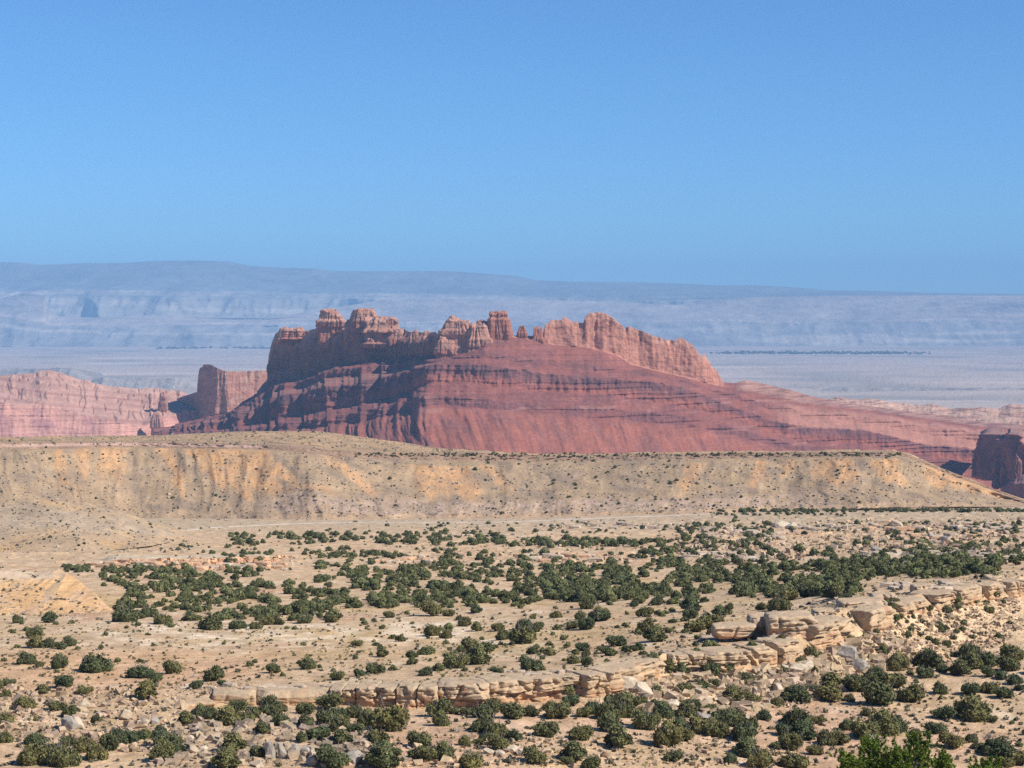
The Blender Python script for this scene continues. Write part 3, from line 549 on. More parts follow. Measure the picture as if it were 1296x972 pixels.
# ------------------------------------------------------------------ picture point -> place on the land
bpy.context.view_layer.update()
LAND = [o for o in COL.objects if o.type == 'MESH' and o.name.split('.')[0] in ('ground', 'mesa', 'badland_hill', 'rock_ledge')]
def hit(u, v):
    a, e = ray(u, v); d = Vector((float(a), 1.0, float(e))).normalized(); best = None
    for o in LAND:
        ok, loc, nrm, _ = o.ray_cast(Vector((0, 0, 0)), d)
        if ok and (best is None or loc.y < best[0].y): best = (loc.copy(), nrm.copy())
    return best

# pale dirt track along the foot of the mesa
rv = []; uu_ = np.arange(236, 905, 3.0); vv_ = np.interp(uu_, [236, 260, 330, 400, 470, 560, 640, 700, 760, 860, 905], [671, 668, 664.5, 661.5, 661, 661, 660.5, 658, 655.5, 651.5, 650])
for u_, v_ in zip(uu_, vv_):
    h_ = hit(u_, v_ + .5)
    if h_: rv.append((h_[0].x, h_[0].y, h_[0].z))
rv = np.array(rv); ker = np.ones(9) / 9
for a in (1, 2): rv[:, a] = np.convolve(np.pad(rv[:, a], 4, mode='edge'), ker, mode='valid')
RP = np.stack([rv + C(0, -3.4, -.3), rv + C(0, -2.2, .2), rv + C(0, 2.2, .35), rv + C(0, 3.4, 0)])
grid_object('dirt_road', RP, C(.47, .385, .29) + 0 * RP, rock_material('road_dirt', (.3, 2), .05, .12), kind='structure')

# ------------------------------------------------------------------ the long sandstone ledge
ledge_mat = rock_material('ledge_sandstone', (0.35, 1.8), 0.22, 0.16)
def lerpk(k, u): k = np.array(k, float); return float(np.interp(u, k[:, 0], k[:, 1])), float(np.interp(u, k[:, 0], k[:, 2]))
VV, QQ, CC = [], [], []; off = 0
def groove(V, k, st=1.0):                                         # bedding planes and joints cut back into a block
    fr = V[:, 1] < .3
    g1 = sst(.05, .22, perlin(V[:, 2] * 1.9 + k * 3.1, V[:, 0] * .12, k)); V[:, 1] += np.where(fr, .30 * g1 * st, 0)
    g2 = 1 - sst(.02, .10, np.abs(perlin(V[:, 0] * .26 + k * 1.7, V[:, 2] * .16, k + 9))); V[:, 1] += np.where(fr, .55 * g2 * st, 0)
    V[:, 1] += np.where(fr, .3 * st * np.round(2.2 * fbm(V[:, 0] * .35 + k, V[:, 2] * .5, k, 2)), 0)
    return V
def put(V, Q, c):
    global off
    VV.append(V); QQ.append(Q + off); CC.append(c); off += len(V)
u = 212.0; k = 0; prev_small = False
while u < 1288:
    vf, Yf = lerpk(LF, u); vt, Yt = lerpk(LT, u); m = Yt / F
    w = rnd.uniform(3.2, 9.0); 
    if u > 1140: w = rnd.uniform(2.5, 5.5)
    if u < 380: w = rnd.uniform(6, 11)
    uw = w / m; uc = u + uw / 2
    vf, Yf = lerpk(LF, uc); vt, Yt = lerpk(LT, uc)
    zf_ = ray(uc, vf)[1] * Yf; zt_ = ray(uc, vt)[1] * Yt
    a0 = pt(uc - 12, lerpk(LT, uc - 12)[0], lerpk(LT, uc - 12)[1]); a1 = pt(uc + 12, lerpk(LT, uc + 12)[0], lerpk(LT, uc + 12)[1])
    ang = math.atan2(a1[1] - a0[1], a1[0] - a0[0]); ang = max(-.9, min(.9, ang))
    L_ = w / max(.5, math.cos(ang)) if abs(ang) < .9 else w * 1.4
    H = zt_ - zf_; split = rnd.random() < .6 and u > 380
    layers = [(-.7, H * rnd.uniform(.38, .55), rnd.uniform(-.3, .2)), (None, H + rnd.uniform(-.05, .3), rnd.uniform(.1, .5))] if split else [(-.7, H + rnd.uniform(-.25, .3), rnd.uniform(-.1, .4))]
    zb_ = None
    for li, (z0, z1, outw) in enumerate(layers):
        z0 = zb_ - .12 if z0 is None else z0; zb_ = z1
        parts = 1 if rnd.random() < .65 else 2
        for q in range(parts):
            Lq = L_ / parts
            V, Q = rock_body(30, rnd.choice([10, 14, 20]), 100 + k, .05, 9, (.80, .97), 2.6); k += 1
            V = V * C(Lq * .507, 3.2, (z1 - z0) * .53)
            V = groove(V, k, .35 if u < 380 else 1.0); V[:, 0] += (q - (parts - 1) / 2) * Lq
            V[:, 1] += 2.7 - outw; V[:, 2] += (z0 + z1) / 2
            c_, s_ = math.cos(ang), math.sin(ang); xy = V[:, :2] @ np.array([[c_, s_], [-s_, c_]])
            cx, cy = ray(uc, vf)[0] * Yf, Yf
            V = np.stack([xy[:, 0] + cx, xy[:, 1] + cy, V[:, 2] + zf_], -1)
            V[:, 2] += .12 * fbm(V[:, 0] / 1.5, V[:, 1] / 1.5, V[:, 2] / 1.5, 3)
            n1 = fbm(V[:, 0] / 2.2, V[:, 1] / 2.2, V[:, 2] / 1.6, 3); rel = (V[:, 2] - zf_) / max(H, .5)
            cc = mixc(C(.56, .42, .285) + 0 * V, C(.60, .35, .20), sst(.45, -.1, rel + .6 * n1) if False else (1 - sst(-.1, .55, rel + .6 * n1)) * .75)
            cc = mixc(cc, C(.40, .35, .28), sst(.7, 1.0, rel + .3 * n1) * .35); cc = mixc(cc, C(.50, .24, .13), sst(.25, .5, fbm(V[:, 0] / 3, V[:, 1] / 3, V[:, 2] / 3 + 7, 3)) * .55)
            put(V, Q, cc)
    u += uw * 1.0 + (rnd.uniform(.1, .9) / m if rnd.random() < .35 else 0)
# the raised shelf above the ledge
for (uc, vt, vb, w, dep) in [(1003, 778, 808, 66, 6), (1045, 773, 806, 30, 5), (1092, 760, 786, 62, 6), (1068, 783, 802, 50, 4), (1120, 752, 776, 34, 4), (930, 791, 806, 56, 5), (970, 780, 806, 44, 6), (1075, 797, 815, 24, 3), (1262, 729, 752, 30, 4), (1170, 741, 760, 30, 4), (1205, 736, 756, 30, 4)]:
    Yd = lerpk(LT, uc)[1] + (14 if uc < 1000 else 5); m = Yd / F; H = (vb - vt) * m
    V, Q = rock_body(36, 11, 500 + int(uc), .06, 9, (.80, .97), 2.6); V = groove(V * C(w * m / 2, dep / 2 * 1.2, H * .55), int(uc)); o = pt(uc, vt, Yd)
    sa = .25 if uc < 1150 else .4; V[:, 1] += sa * V[:, 0]; V = V + C(o[0], o[1] + 1.5, o[2] - H * .55); rel = (V[:, 2] - o[2]) / H + 1
    n1 = fbm(V[:, 0] / 2.2, V[:, 1] / 2.2, V[:, 2] / 1.6, 3)
    put(V, Q, mixc(mixc(C(.57, .43, .30) + 0 * V, C(.58, .34, .22), (1 - sst(.0, .6, rel + .5 * n1)) * .7), C(.42, .37, .30), sst(.1, .5, n1 + rel * .3) * .4))
# tumbled flat slabs and rounded shelves of the same rock low in the left foreground
link('rock_ledge', make_mesh('rock_ledge', np.concatenate(VV), np.concatenate(QQ), np.clip(np.concatenate(CC) * C(.86, .81, .73), .01, 1), ledge_mat, True), kind='structure')

# low broken ledges cropping out across the flats, each band one outcrop of bedrock
for oi_, (u0, v0, u1, v1, n, wm, orange) in enumerate([(865, 699, 965, 713, 34, 3.2, 0), (890, 668, 990, 684, 26, 4.0, 0), (975, 664, 1085, 674, 24, 4.5, 0), (1095, 664, 1165, 674, 20, 4.5, 1), (1200, 662, 1290, 674, 22, 4.0, 0),
        (1085, 699, 1285, 711, 46, 3.2, 0), (655, 702, 770, 713, 26, 3.6, 1), (690, 661, 865, 671, 30, 4.0, 0), (480, 706, 545, 714, 12, 3.5, 1), (1150, 676, 1235, 692, 20, 3.6, 1), (1000, 792, 1060, 800, 14, 1.8, 0),
        (105, 712, 372, 722, 60, 3.4, 1), (560, 676, 700, 683, 18, 3.0, 0), (1120, 740, 1285, 748, 40, 2.0, 0), (870, 806, 1000, 812, 26, 1.6, 0), (620, 850, 760, 856, 20, 1.3, 0), (230, 868, 420, 876, 26, 1.3, 0)]):
    VV, QQ, CC = [], [], []; off = 0
    for i in range(n):
        t_ = (i + rnd.random()) / n; h_ = hit(u0 + (u1 - u0) * t_, v0 + (v1 - v0) * (rnd.random() * .75 + .25 * t_))
        if not h_: continue
        w = wm * rnd.uniform(.4, 1.3); hgt = wm * rnd.uniform(.14, .32); V, Q = rock_body(12, rnd.choice([5, 9, 14]), 2000 + 60 * oi_ + i, .06, 8, (.74, .95), 2)
        V = V * C(w * .62, w * rnd.uniform(.35, .6), hgt); a_ = rnd.uniform(-.35, .35); ca, sa = math.cos(a_), math.sin(a_); V[:, :2] = V[:, :2] @ np.array([[ca, sa], [-sa, ca]])
        V = V + C(h_[0].x, h_[0].y, h_[0].z + hgt * rnd.uniform(.1, .7)); base = C(.56, .36, .22) if orange and rnd.random() < .6 else C(.50, .39, .28)
        put(V, Q, base * rnd.uniform(.8, 1.1) + 0 * V)
    link('rock_outcrop', make_mesh('rock_outcrop', np.concatenate(VV), np.concatenate(QQ), np.clip(np.concatenate(CC), .01, 1), ledge_mat, False), kind='structure')

# ------------------------------------------------------------------ boulders, each its own
boulder_mat = rock_material('boulder_stone', (0.5, 2.5), 0.12, 0.18)
bmesh_var = {}
def boulder_mesh(i, lab):
    tone = 'grey' if 'grey' in lab or 'dark' in lab else 'orange' if 'orange' in lab or 'pinkish' in lab else 'tan' if 'tan' in lab else 'pale'
    if (i % 7, tone) not in bmesh_var:
        V, Q = rock_body(14, 5.0, 900 + i % 7, .11, 12, (.58, .88), 1.4)
        c = dict(grey=C(.33, .29, .24), orange=C(.52, .35, .21), tan=C(.46, .36, .25), pale=C(.53, .43, .31))[tone]
        bmesh_var[i % 7, tone] = make_mesh('boulder', V, Q, c + 0 * V + .06 * fbm(V[:, 0] * 2, V[:, 1] * 2, V[:, 2] * 2, 3)[:, None], boulder_mat, False)
    return bmesh_var[i % 7, tone]
BG = 'fallen boulders below the ledges'
for i, (u, v, w, h, lab) in enumerate([
    (1072, 838, 22, 20, 'large grey angular boulder high on the talus under the tallest ledge'),
    (1087, 851, 20, 17, 'orange tan boulder just below the large grey talus boulder'),
    (1078, 853, 9, 8, 'small orange block left of the orange tan talus boulder'),
    (793, 874, 24, 19, 'tall pale leaning boulder at the right end of the near ledge'),
    (815, 881, 24, 17, 'rounded pale boulder right of the tall leaning boulder'),
    (852, 897, 18, 12, 'smooth cream boulder among bushes below the stepped ledge'),
    (808, 854, 16, 8, 'long flat tan slab tucked under the ledge by a dark bush'),
    (1006, 852, 28, 12, 'long cream slab tilted at the foot of the crumbling ledge'),
    (1018, 849, 20, 12, 'pale slab resting against the long cream slab'),
    (986, 880, 16, 14, 'pale upright slab in the lower talus among bushes'),
    (88, 924, 19, 17, 'grey tan split boulder left of the cracked pair'),
    (99, 922, 11, 16, 'narrow right half of the cracked boulder pair'),
    (104, 900, 18, 15, 'tan boulder behind the bushes above the cracked pair'),
    (158, 911, 14, 13, 'squat tan boulder at the left end of the smooth ledge'),
    (123, 940, 10, 7, 'small pinkish block beside the lower left bushes'),
    (182, 918, 12, 8, 'low tan block under the smooth ledge'),
    (196, 916, 12, 8, 'low tan block near the dark hollow of the smooth ledge'),
    (342, 960, 12, 22, 'tall grey slab at the left end of the dark boulder row'),
    (357, 960, 10, 21, 'upright slab beside the tall grey slab in the boulder row'),
    (372, 955, 14, 13, 'square grey boulder in the middle of the dark row'),
    (386, 958, 12, 13, 'pale block in the dark boulder row'),
    (398, 960, 11, 12, 'small pale block near the right of the boulder row'),
    (395, 969, 14, 12, 'front block of the dark boulder row'),
    (449, 968, 20, 17, 'white grey block near the bottom edge of the picture'),
    (484, 956, 18, 9, 'flat grey slab behind the bottom bushes'),
    (245, 953, 12, 9, 'low tan rock in the rubble left of the boulder row'),
    (257, 951, 10, 8, 'round pale rock in the rubble field'),
    (240, 940, 11, 9, 'cream rock at the top of the rubble field'),
    (618, 955, 12, 7, 'small cream rock in the line of rocks on sand'),
    (633, 957, 12, 7, 'cream rock right of its like in the sand'),
    (650, 953, 15, 9, 'larger cream rock in the line on the sand'),
    (662, 957, 13, 8, 'flat cream rock ending the line on the sand'),
    (888, 878, 12, 7, 'dark topped slab in the rubble below the ledge'),
    (884, 884, 10, 6, 'small dark slab beneath a bush in the rubble'),
    (940, 912, 18, 6, 'flat pale slab between bushes in the wash'),
    (895, 912, 22, 7, 'long flat grey slab on the near slope'),
    (1110, 700, 12, 8, 'grey block in the far rock pile'), (1180, 683, 11, 8, 'dark leaning slab in the far right outcrop'),
    (1197, 686, 10, 8, 'dark slab right of the leaning slab'), (990, 668, 20, 9, 'broad pale rock in the far outcrop'), (1002, 670, 14, 9, 'pale rock joined to the broad far rock'),
    (1135, 668, 16, 9, 'tan rock of the far right outcrop'), (1121, 667, 14, 8, 'orange tan rock beside the far right outcrop')]):
    hh = hit(u, v)
    if not hh: continue
    p = hh[0]; m = p.y / F
    o = link('boulder', boulder_mesh(i, lab), None, label=lab, category='boulder', group=BG)
    o.location = (p.x, p.y + w * m * .25, p.z + h * m * .36); o.scale = (w * m * .56, w * m * .5, h * m * .6)
    o.rotation_euler = (rnd.uniform(-.2, .2), rnd.uniform(-.35, .35) if h < w else rnd.uniform(-.15, .15), rnd.uniform(-.5, .5))

# ------------------------------------------------------------------ rubble: uncountable small stones
def rubble(name, zones, seed, mat):
    r = np.random.RandomState(seed); Vs, Qs, Cs = [], [], []; n0 = 0
    cube = np.array([[-1, -1, -1], [1, -1, -1], [1, 1, -1], [-1, 1, -1], [-1, -1, 1], [1, -1, 1], [1, 1, 1], [-1, 1, 1]], float)
    q = np.array([[0, 3, 2, 1], [4, 5, 6, 7], [0, 1, 5, 4], [1, 2, 6, 5], [2, 3, 7, 6], [3, 0, 4, 7]])
    for (poly, n, smin, smax, cc) in zones:
        poly = np.array(poly, float); lo, hi = poly.min(0), poly.max(0); cnt = 0; tries = 0
        while cnt < n and tries < n * 6:
            tries += 1; p = r.uniform(lo, hi); ins = False; j = len(poly) - 1
            for i in range(len(poly)):
                if (poly[i, 1] > p[1]) != (poly[j, 1] > p[1]) and p[0] < (poly[j, 0] - poly[i, 0]) * (p[1] - poly[i, 1]) / (poly[j, 1] - poly[i, 1]) + poly[i, 0]: ins = not ins
                j = i
            if not ins or perlin(p[0] / 22, p[1] / 9, seed) < r.uniform(-.9, .35): continue
            h_ = hit(*p)
            if not h_: continue
            cnt += 1; l = h_[0]; sz = smin + (smax - smin) * r.rand() ** 5
            V = cube * r.uniform(.3, 1.0, (8, 3)) * np.array([sz * r.uniform(.6, 1.1), sz * r.uniform(.5, 1), sz * r.uniform(.35, .85)])
            M = np.array(Matrix.Rotation(r.uniform(0, 6.28), 3, 'Z') @ Matrix.Rotation(r.uniform(-.7, .7), 3, 'X'))
            Vs.append(V @ M.T + np.array([l.x, l.y, l.z + sz * .15])); Qs.append(q + n0); n0 += 8
            Cs.append(np.tile(np.array(cc) * r.uniform(.6, 1.15) * np.array([1, r.uniform(.93, 1.0), r.uniform(.85, 1.0)]), (8, 1)))
    link(name, make_mesh(name, np.concatenate(Vs), np.concatenate(Qs), np.clip(np.concatenate(Cs), .01, 1), mat, False), None, kind='stuff',
         label='pale broken rock and gravel strewn over the slopes', category='rubble')
pale = (.46, .352, .24); tanr = (.46, .345, .235); greyr = (.37, .295, .215)
rubble('rubble', [
    ([(780, 872), (860, 852), (930, 852), (1000, 842), (1060, 818), (1120, 796), (1160, 830), (1100, 862), (1020, 890), (930, 905), (820, 905)], 3900, .20, 1.5, pale),
    ([(1120, 796), (1200, 768), (1290, 756), (1296, 800), (1230, 835), (1150, 850)], 1500, .2, .9, tanr),
    ([(205, 915), (300, 905), (470, 920), (480, 972), (190, 972)], 1600, .16, 1.2, greyr),
    ([(0, 868), (110, 868), (240, 882), (230, 925), (200, 960), (60, 935), (0, 935)], 1800, .16, 1.0, tanr),
    ([(200, 868), (300, 862), (330, 872), (240, 882)], 200, .2, .6, tanr),
    ([(440, 930), (960, 930), (960, 972), (440, 972)], 1100, .15, .9, tanr),
    ([(860, 665), (960, 660), (1296, 655), (1296, 700), (1080, 700), (960, 712), (850, 712)], 2200, .5, 2.2, pale),
    ([(1075, 692), (1280, 700), (1270, 718), (1080, 715)], 350, .8, 2.6, greyr),
    ([(820, 800), (1000, 770), (1120, 745), (1290, 722), (1290, 732), (1100, 760), (1000, 800), (860, 822)], 800, .2, .9, pale),
    ([(500, 690), (860, 680), (860, 712), (500, 712)], 500, .5, 1.6, pale),
    ([(200, 708), (370, 704), (370, 720), (200, 724)], 250, .4, 1.6, (.6, .38, .23)),
    ([(0, 785), (560, 780), (1000, 770), (860, 820), (600, 858), (0, 870)], 500, .1, .35, tanr),
    ([(0, 551), (400, 546), (620, 575), (600, 578), (400, 566), (0, 560)], 900, .5, 1.8, (.30, .25, .18)),
    ([(0, 572), (1140, 576), (1270, 632), (1270, 640), (300, 660), (0, 640)], 4200, .3, 1.5, (.36, .295, .22)),
    ([(0, 640), (240, 672), (240, 700), (0, 700)], 500, .3, 1.3, (.34, .28, .21)), ([(0, 730), (140, 772), (140, 785), (0, 785)], 260, .2, .9, (.38, .30, .22)),
    ([(980, 880), (1296, 855), (1296, 972), (980, 972)], 600, .1, .5, tanr)], 77, boulder_mat)

# ------------------------------------------------------------------ junipers
def leaf_material(name, c1, c2):
    m, t, b = principled(name, .85, .1); L = t.links.new
    oi = nd(t, 'ShaderNodeObjectInfo'); at = nd(t, 'ShaderNodeAttribute', attribute_name='stone')
    mx = nd(t, 'ShaderNodeMix', data_type='RGBA'); L(oi.outputs['Random'], mx.inputs[0]); mx.inputs[6].default_value = c1 + (1,); mx.inputs[7].default_value = c2 + (1,)
    sc = nd(t, 'ShaderNodeMix', data_type='RGBA', blend_type='MULTIPLY'); sc.inputs[0].default_value = 1; L(mx.outputs[2], sc.inputs[6]); L(at.outputs['Color'], sc.inputs[7])
    L(sc.outputs[2], b.inputs['Base Color']); return m
juniper_leaf = leaf_material('juniper_leaf', (.170, .152, .058), (.088, .108, .050))
scrub_leaf = leaf_material('scrub_leaf', (.122, .128, .052), (.122, .128, .052))
pinyon_leaf = leaf_material('pinyon_leaf', (.15, .21, .035), (.15, .21, .035))
bark_mat, bt, bb = principled('bark'); bb.inputs['Base Color'].default_value = (.17, .14, .11, 1)
nb = nd(bt, 'ShaderNodeTexNoise', Scale=6.0, Detail=4.0); rr = nd(bt, 'ShaderNodeValToRGB'); rr.color_ramp.elements[0].color = (.09, .075, .06, 1); rr.color_ramp.elements[1].color = (.30, .26, .22, 1)
bt.links.new(nb.outputs[0], rr.inputs[0]); bt.links.new(rr.outputs[0], bb.inputs['Base Color'])

def crown_arrays(seed, lobes=8, leaves=330, lsize=.066, core=True, flat=.8, spread=.55, elong=1.0):
    """crown about 2 units wide standing on z=0: lobes of many leaf sprays over uneven inner masses"""
    r = np.random.RandomState(seed); V, Q, Cc = [], [], []; n0 = 0; ls = []
    for i in range(lobes):
        a = 2 * math.pi * (i + r.rand()) / lobes; d = spread * r.uniform(.5, 1.35) * (0 if i == 0 else 1); rad = r.uniform(.22, .50) * (1.2 if i == 0 else 1)
        ls.append((d * math.cos(a), d * math.sin(a) * .9 / elong, max(rad * .75, r.uniform(.35, .95) * flat) * (1.1 - .5 * d), rad))
    for (cx, cy, cz, rad) in ls:
        tone = r.uniform(.7, 1.3)
        if core:
            Vb, Qb = _cs.get(4) or _cs.setdefault(4, cube_sphere(4)); v = Vb / np.linalg.norm(Vb, axis=1, keepdims=True)
            v = v * (rad * .86 * (1 + .55 * fbm(v[:, 0] * 2.3 + cx * 9, v[:, 1] * 2.3, v[:, 2] * 2.3 + seed, 3)))[:, None] * C(1, 1, .92) + C(cx, cy, cz)
            v[:, 2] = np.maximum(v[:, 2], .03); V.append(v); Q.append(Qb + n0); n0 += len(v); Cc.append(np.full((len(v), 3), .75 * tone))
        d = r.normal(size=(leaves, 3)); d /= np.linalg.norm(d, axis=1, keepdims=True)
        bump = 1 + .55 * fbm(d[:, 0] * 2.3 + cx * 9, d[:, 1] * 2.3, d[:, 2] * 2.3 + seed, 3)
        c = d * (rad * r.uniform(.82, 1.14, leaves) * bump)[:, None] * C(1, 1, .92) + C(cx, cy, cz); c[:, 2] = np.maximum(c[:, 2], .05)
        up = d + r.normal(size=(leaves, 3)) * .55; up /= np.linalg.norm(up, axis=1, keepdims=True)
        t = np.cross(up, r.normal(size=(leaves, 3))); t /= np.linalg.norm(t, axis=1, keepdims=True); b = np.cross(up, t)
        sz = lsize * r.uniform(.6, 1.3, leaves)[:, None]; tt, bb_ = t * sz, (b * .6 + up * .5) * sz
        quad = np.stack([c - tt * .8 - bb_, c + tt * .8 - bb_, c + tt * .5 + bb_, c - tt * .5 + bb_], 1).reshape(-1, 3)
        V.append(quad); Q.append(np.arange(leaves * 4).reshape(-1, 4) + n0); n0 += len(quad)
        Cc.append(np.repeat((tone * r.uniform(.7, 1.35, leaves))[:, None] * C(1, 1, 1)[None], 4, 0))
    V = np.concatenate(V); V[:, :2] /= np.percentile(np.abs(V[:, 0]), 98); V[:, 2] /= 1.0
    return V, np.concatenate(Q), np.concatenate(Cc)
def tube(pts, rads, sides=6):
    V, Q = [], []
    for i, (p, r_) in enumerate(zip(pts, rads)):
        for k in range(sides):
            a = 2 * math.pi * k / sides; V.append((p[0] + r_ * math.cos(a), p[1] + r_ * math.sin(a), p[2]))
        if i:
            for k in range(sides):
                a0, b0 = (i - 1) * sides + k, (i - 1) * sides + (k + 1) % sides; Q.append((a0, b0, b0 + sides, a0 + sides))
    return np.array(V, float), np.array(Q)
def trunk_arrays(seed, n=4, h=.75, r0=.09, lean=.45):
    r = np.random.RandomState(seed); V, Q = [], []; n0 = 0
    for i in range(n):
        a = r.uniform(0, 6.28); l = r.uniform(.3, 1) * lean; hh = h * r.uniform(.7, 1.1); pts = []
        for j in range(5):
            t = j / 4; pts.append((l * math.cos(a) * t + .05 * r.normal() * t, l * math.sin(a) * t + .05 * r.normal() * t, hh * t - .08))
        v, q = tube(pts, [r0 * (1 - .75 * j / 4) * r.uniform(.8, 1.1) for j in range(5)]); V.append(v); Q.append(q + n0); n0 += len(v)
    return np.concatenate(V), np.concatenate(Q)
jun = []
for i in range(12):
    V, Q, c = crown_arrays(40 + i, lobes=[6, 7, 8, 9, 10, 5][i % 6], flat=[.75, .95, .65, .85, .7, 1.05][i % 6], elong=[1, 1.15, .9][i % 3], spread=[.55, .5, .6, .62, .66, .4][i % 6])
    tv, tq = trunk_arrays(70 + i, 10, 1.25, .05, 1.1)
    jun.append((make_mesh('crown', V, Q, c, juniper_leaf), make_mesh('trunk', tv, tq, None, bark_mat, True), float(V[:, 2].max())))

J = """19 789 15;62 788 17;91 789 10;44 820 20;42 808 18;61 820 18;77 822 13;88 818 15;98 822 10;22 820 10;128 821 8;188 804 8;6 837 9;29 841 24;50 844 11;59 833 7;74 846 18;72 851 7;117 851 37;149 838 9;178 838 10;176 858 25;215 853 22;158 787 27;188 781 20;206 790 20
11 868 14;81 871 27;53 878 16;107 879 17;30 898 27;71 899 22;91 908 22;121 915 13;4 918 22;45 913 7;5 940 18;44 943 26;38 968 38;66 962 30;84 944 20;80 970 35;104 952 28;120 962 26;140 950 28;148 942 26;167 940 26;183 936 18;200 930 16;208 948 32;203 965 28;226 952 16;234 918 18;185 885 25;194 864 19;248 872 15;141 878 7;5 883 14
273 862 25;282 869 12;316 843 10;322 839 8;345 852 15;389 847 18;385 817 9;452 818 13;286 847 6;303 857 6;427 861 16;267 797 26;301 796 19;324 796 15;338 791 17;352 791 13;363 796 7;373 797 8;386 789 18;418 788 14;252 909 20;266 910 20;288 917 30;308 915 24;300 899 20;322 908 22;338 898 20;352 905 26;356 918 22;331 929 18;342 908 20;388 904 24;416 898 30;426 916 25;408 918 24;384 921 22;402 937 26;432 942 22;380 940 18;430 926 22;294 953 28;328 957 24;286 972 32;420 974 36;448 908 20;354 970 10;214 950 32
449 908 22;464 919 22;495 925 44;477 940 24;450 927 18;554 908 26;572 904 14;558 919 18;528 946 27;538 964 30;562 962 22;526 962 18;592 905 18;623 900 26;610 908 24;650 910 28;671 907 20;614 926 34;628 933 26;614 938 16;650 938 18;588 944 13;604 943 12;630 951 24;597 973 30;677 967 28;484 972 36;693 933 28;498 958 18;541 855 19;453 856 14;474 852 24;578 846 28;629 853 13;673 848 24;697 900 18;561 857 6
717 880 22;720 894 20;704 910 28;734 937 28;738 908 18;772 864 18;754 904 24;780 900 32;768 912 28;792 908 24;808 892 20;772 926 26;820 924 28;828 900 22;840 908 22;845 946 32;868 938 20;860 924 22;782 948 30;726 964 28;748 974 20;717 968 16;852 965 20;824 848 26;848 850 16;820 862 14;862 854 18;866 908 28;876 900 20;886 874 22;914 846 16;900 854 22;906 872 16;864 876 18;832 880 15;942 866 24;928 888 24;950 892 24;898 902 16;894 928 32;914 920 30;934 920 26;940 938 28;954 924 22;910 934 26;946 958 30;924 967 15;958 972 24
822 800 24;830 812 26;880 800 22;902 796 30;908 805 20;879 818 10;846 802 12;713 810 10;780 818 22;791 823 10;766 827 13;737 824 16;743 831 13;744 842 15;726 840 14;724 796 16;744 797 20;758 785 22
1010 888 34;984 894 18;1028 878 18;1054 873 28;1052 888 30;1086 876 28;1076 888 13;1115 893 38;1098 906 13;1110 864 26;1130 866 20;978 860 10;996 862 8;1028 852 14;968 911 17;1010 920 34;992 932 24;1018 936 30;1036 916 16;1044 944 30;1060 942 28;1072 924 16;1004 950 28;984 948 14;1032 956 18;1100 934 32;1120 930 32;968 970 30;1008 972 30
1176 845 32;1174 858 20;1136 849 26;1152 854 9;1194 851 15;1216 855 22;1230 832 24;1232 847 30;1252 844 26;1252 857 16;1268 860 13;1276 850 26;1284 836 26;1285 866 18;1188 879 19;1160 889 36;1230 880 20;1254 877 22;1272 884 19;1290 874 12;1196 911 24;1233 911 38;1257 914 12;1280 917 8;1184 929 24;1159 930 12;1228 940 18;1238 948 14;1268 958 38;1290 968 24;1276 971 18;1206 948 26;1132 928 30;1112 868 24;1132 870 26;1159 864 8;1206 830 10;1146 835 8
1128 772 14;1140 782 9;1133 764 12;1176 773 12;1184 760 9;1209 764 16;1210 772 11;1156 782 7;1189 780 6;1101 788 11;1108 806 15;1118 828 14;1076 814 12;1134 809 7;1149 806 10;1198 820 11;1208 809 8;1207 830 9;1147 834 9;1148 788 6;1091 832 7;1011 840 13;1028 834 20;1056 851 6;990 811 12;1024 788 9;1000 790 12;1012 791 10;968 796 20;966 801 11;986 773 24;964 772 15;1070 761 14;1120 740 7;1056 758 20;998 760 20;1020 756 24
1218 753 10;1258 756 13;1270 763 8;1248 764 10;1254 776 12;1235 763 9;1218 789 6;1277 790 9;1284 751 9;705 782 15;734 784 12;761 786 20;743 771 19;816 781 19;834 766 18;851 774 9;833 779 10;843 777 9;805 768 12;772 766 9;782 795 6;703 771 7;723 770 7;663 797 18;705 797 11;680 797 14;874 774 22;876 783 19;911 779 17;925 772 12;894 780 8
492 782 12;515 778 7;546 780 24;569 780 15;581 785 10;602 776 14;591 793 19;603 799 12;484 796 10;459 786 7;568 796 11;552 799 11;630 799 14;483 832 14;520 832 14;538 829 17;545 837 8;604 841 26;593 823 24;618 825 16;636 810 18;663 814 30;679 821 11;673 828 14;695 830 14;570 823 9;545 805 18;565 808 14"""
js = []
for tok in J.replace('\n', ';').split(';'):
    u, v, w = map(float, tok.split()); h_ = hit(u, v)
    if h_: js.append((u, v, w, h_[0]))
js.sort(key=lambda t: -t[2]); singles, rest = js[:300], js[300:]

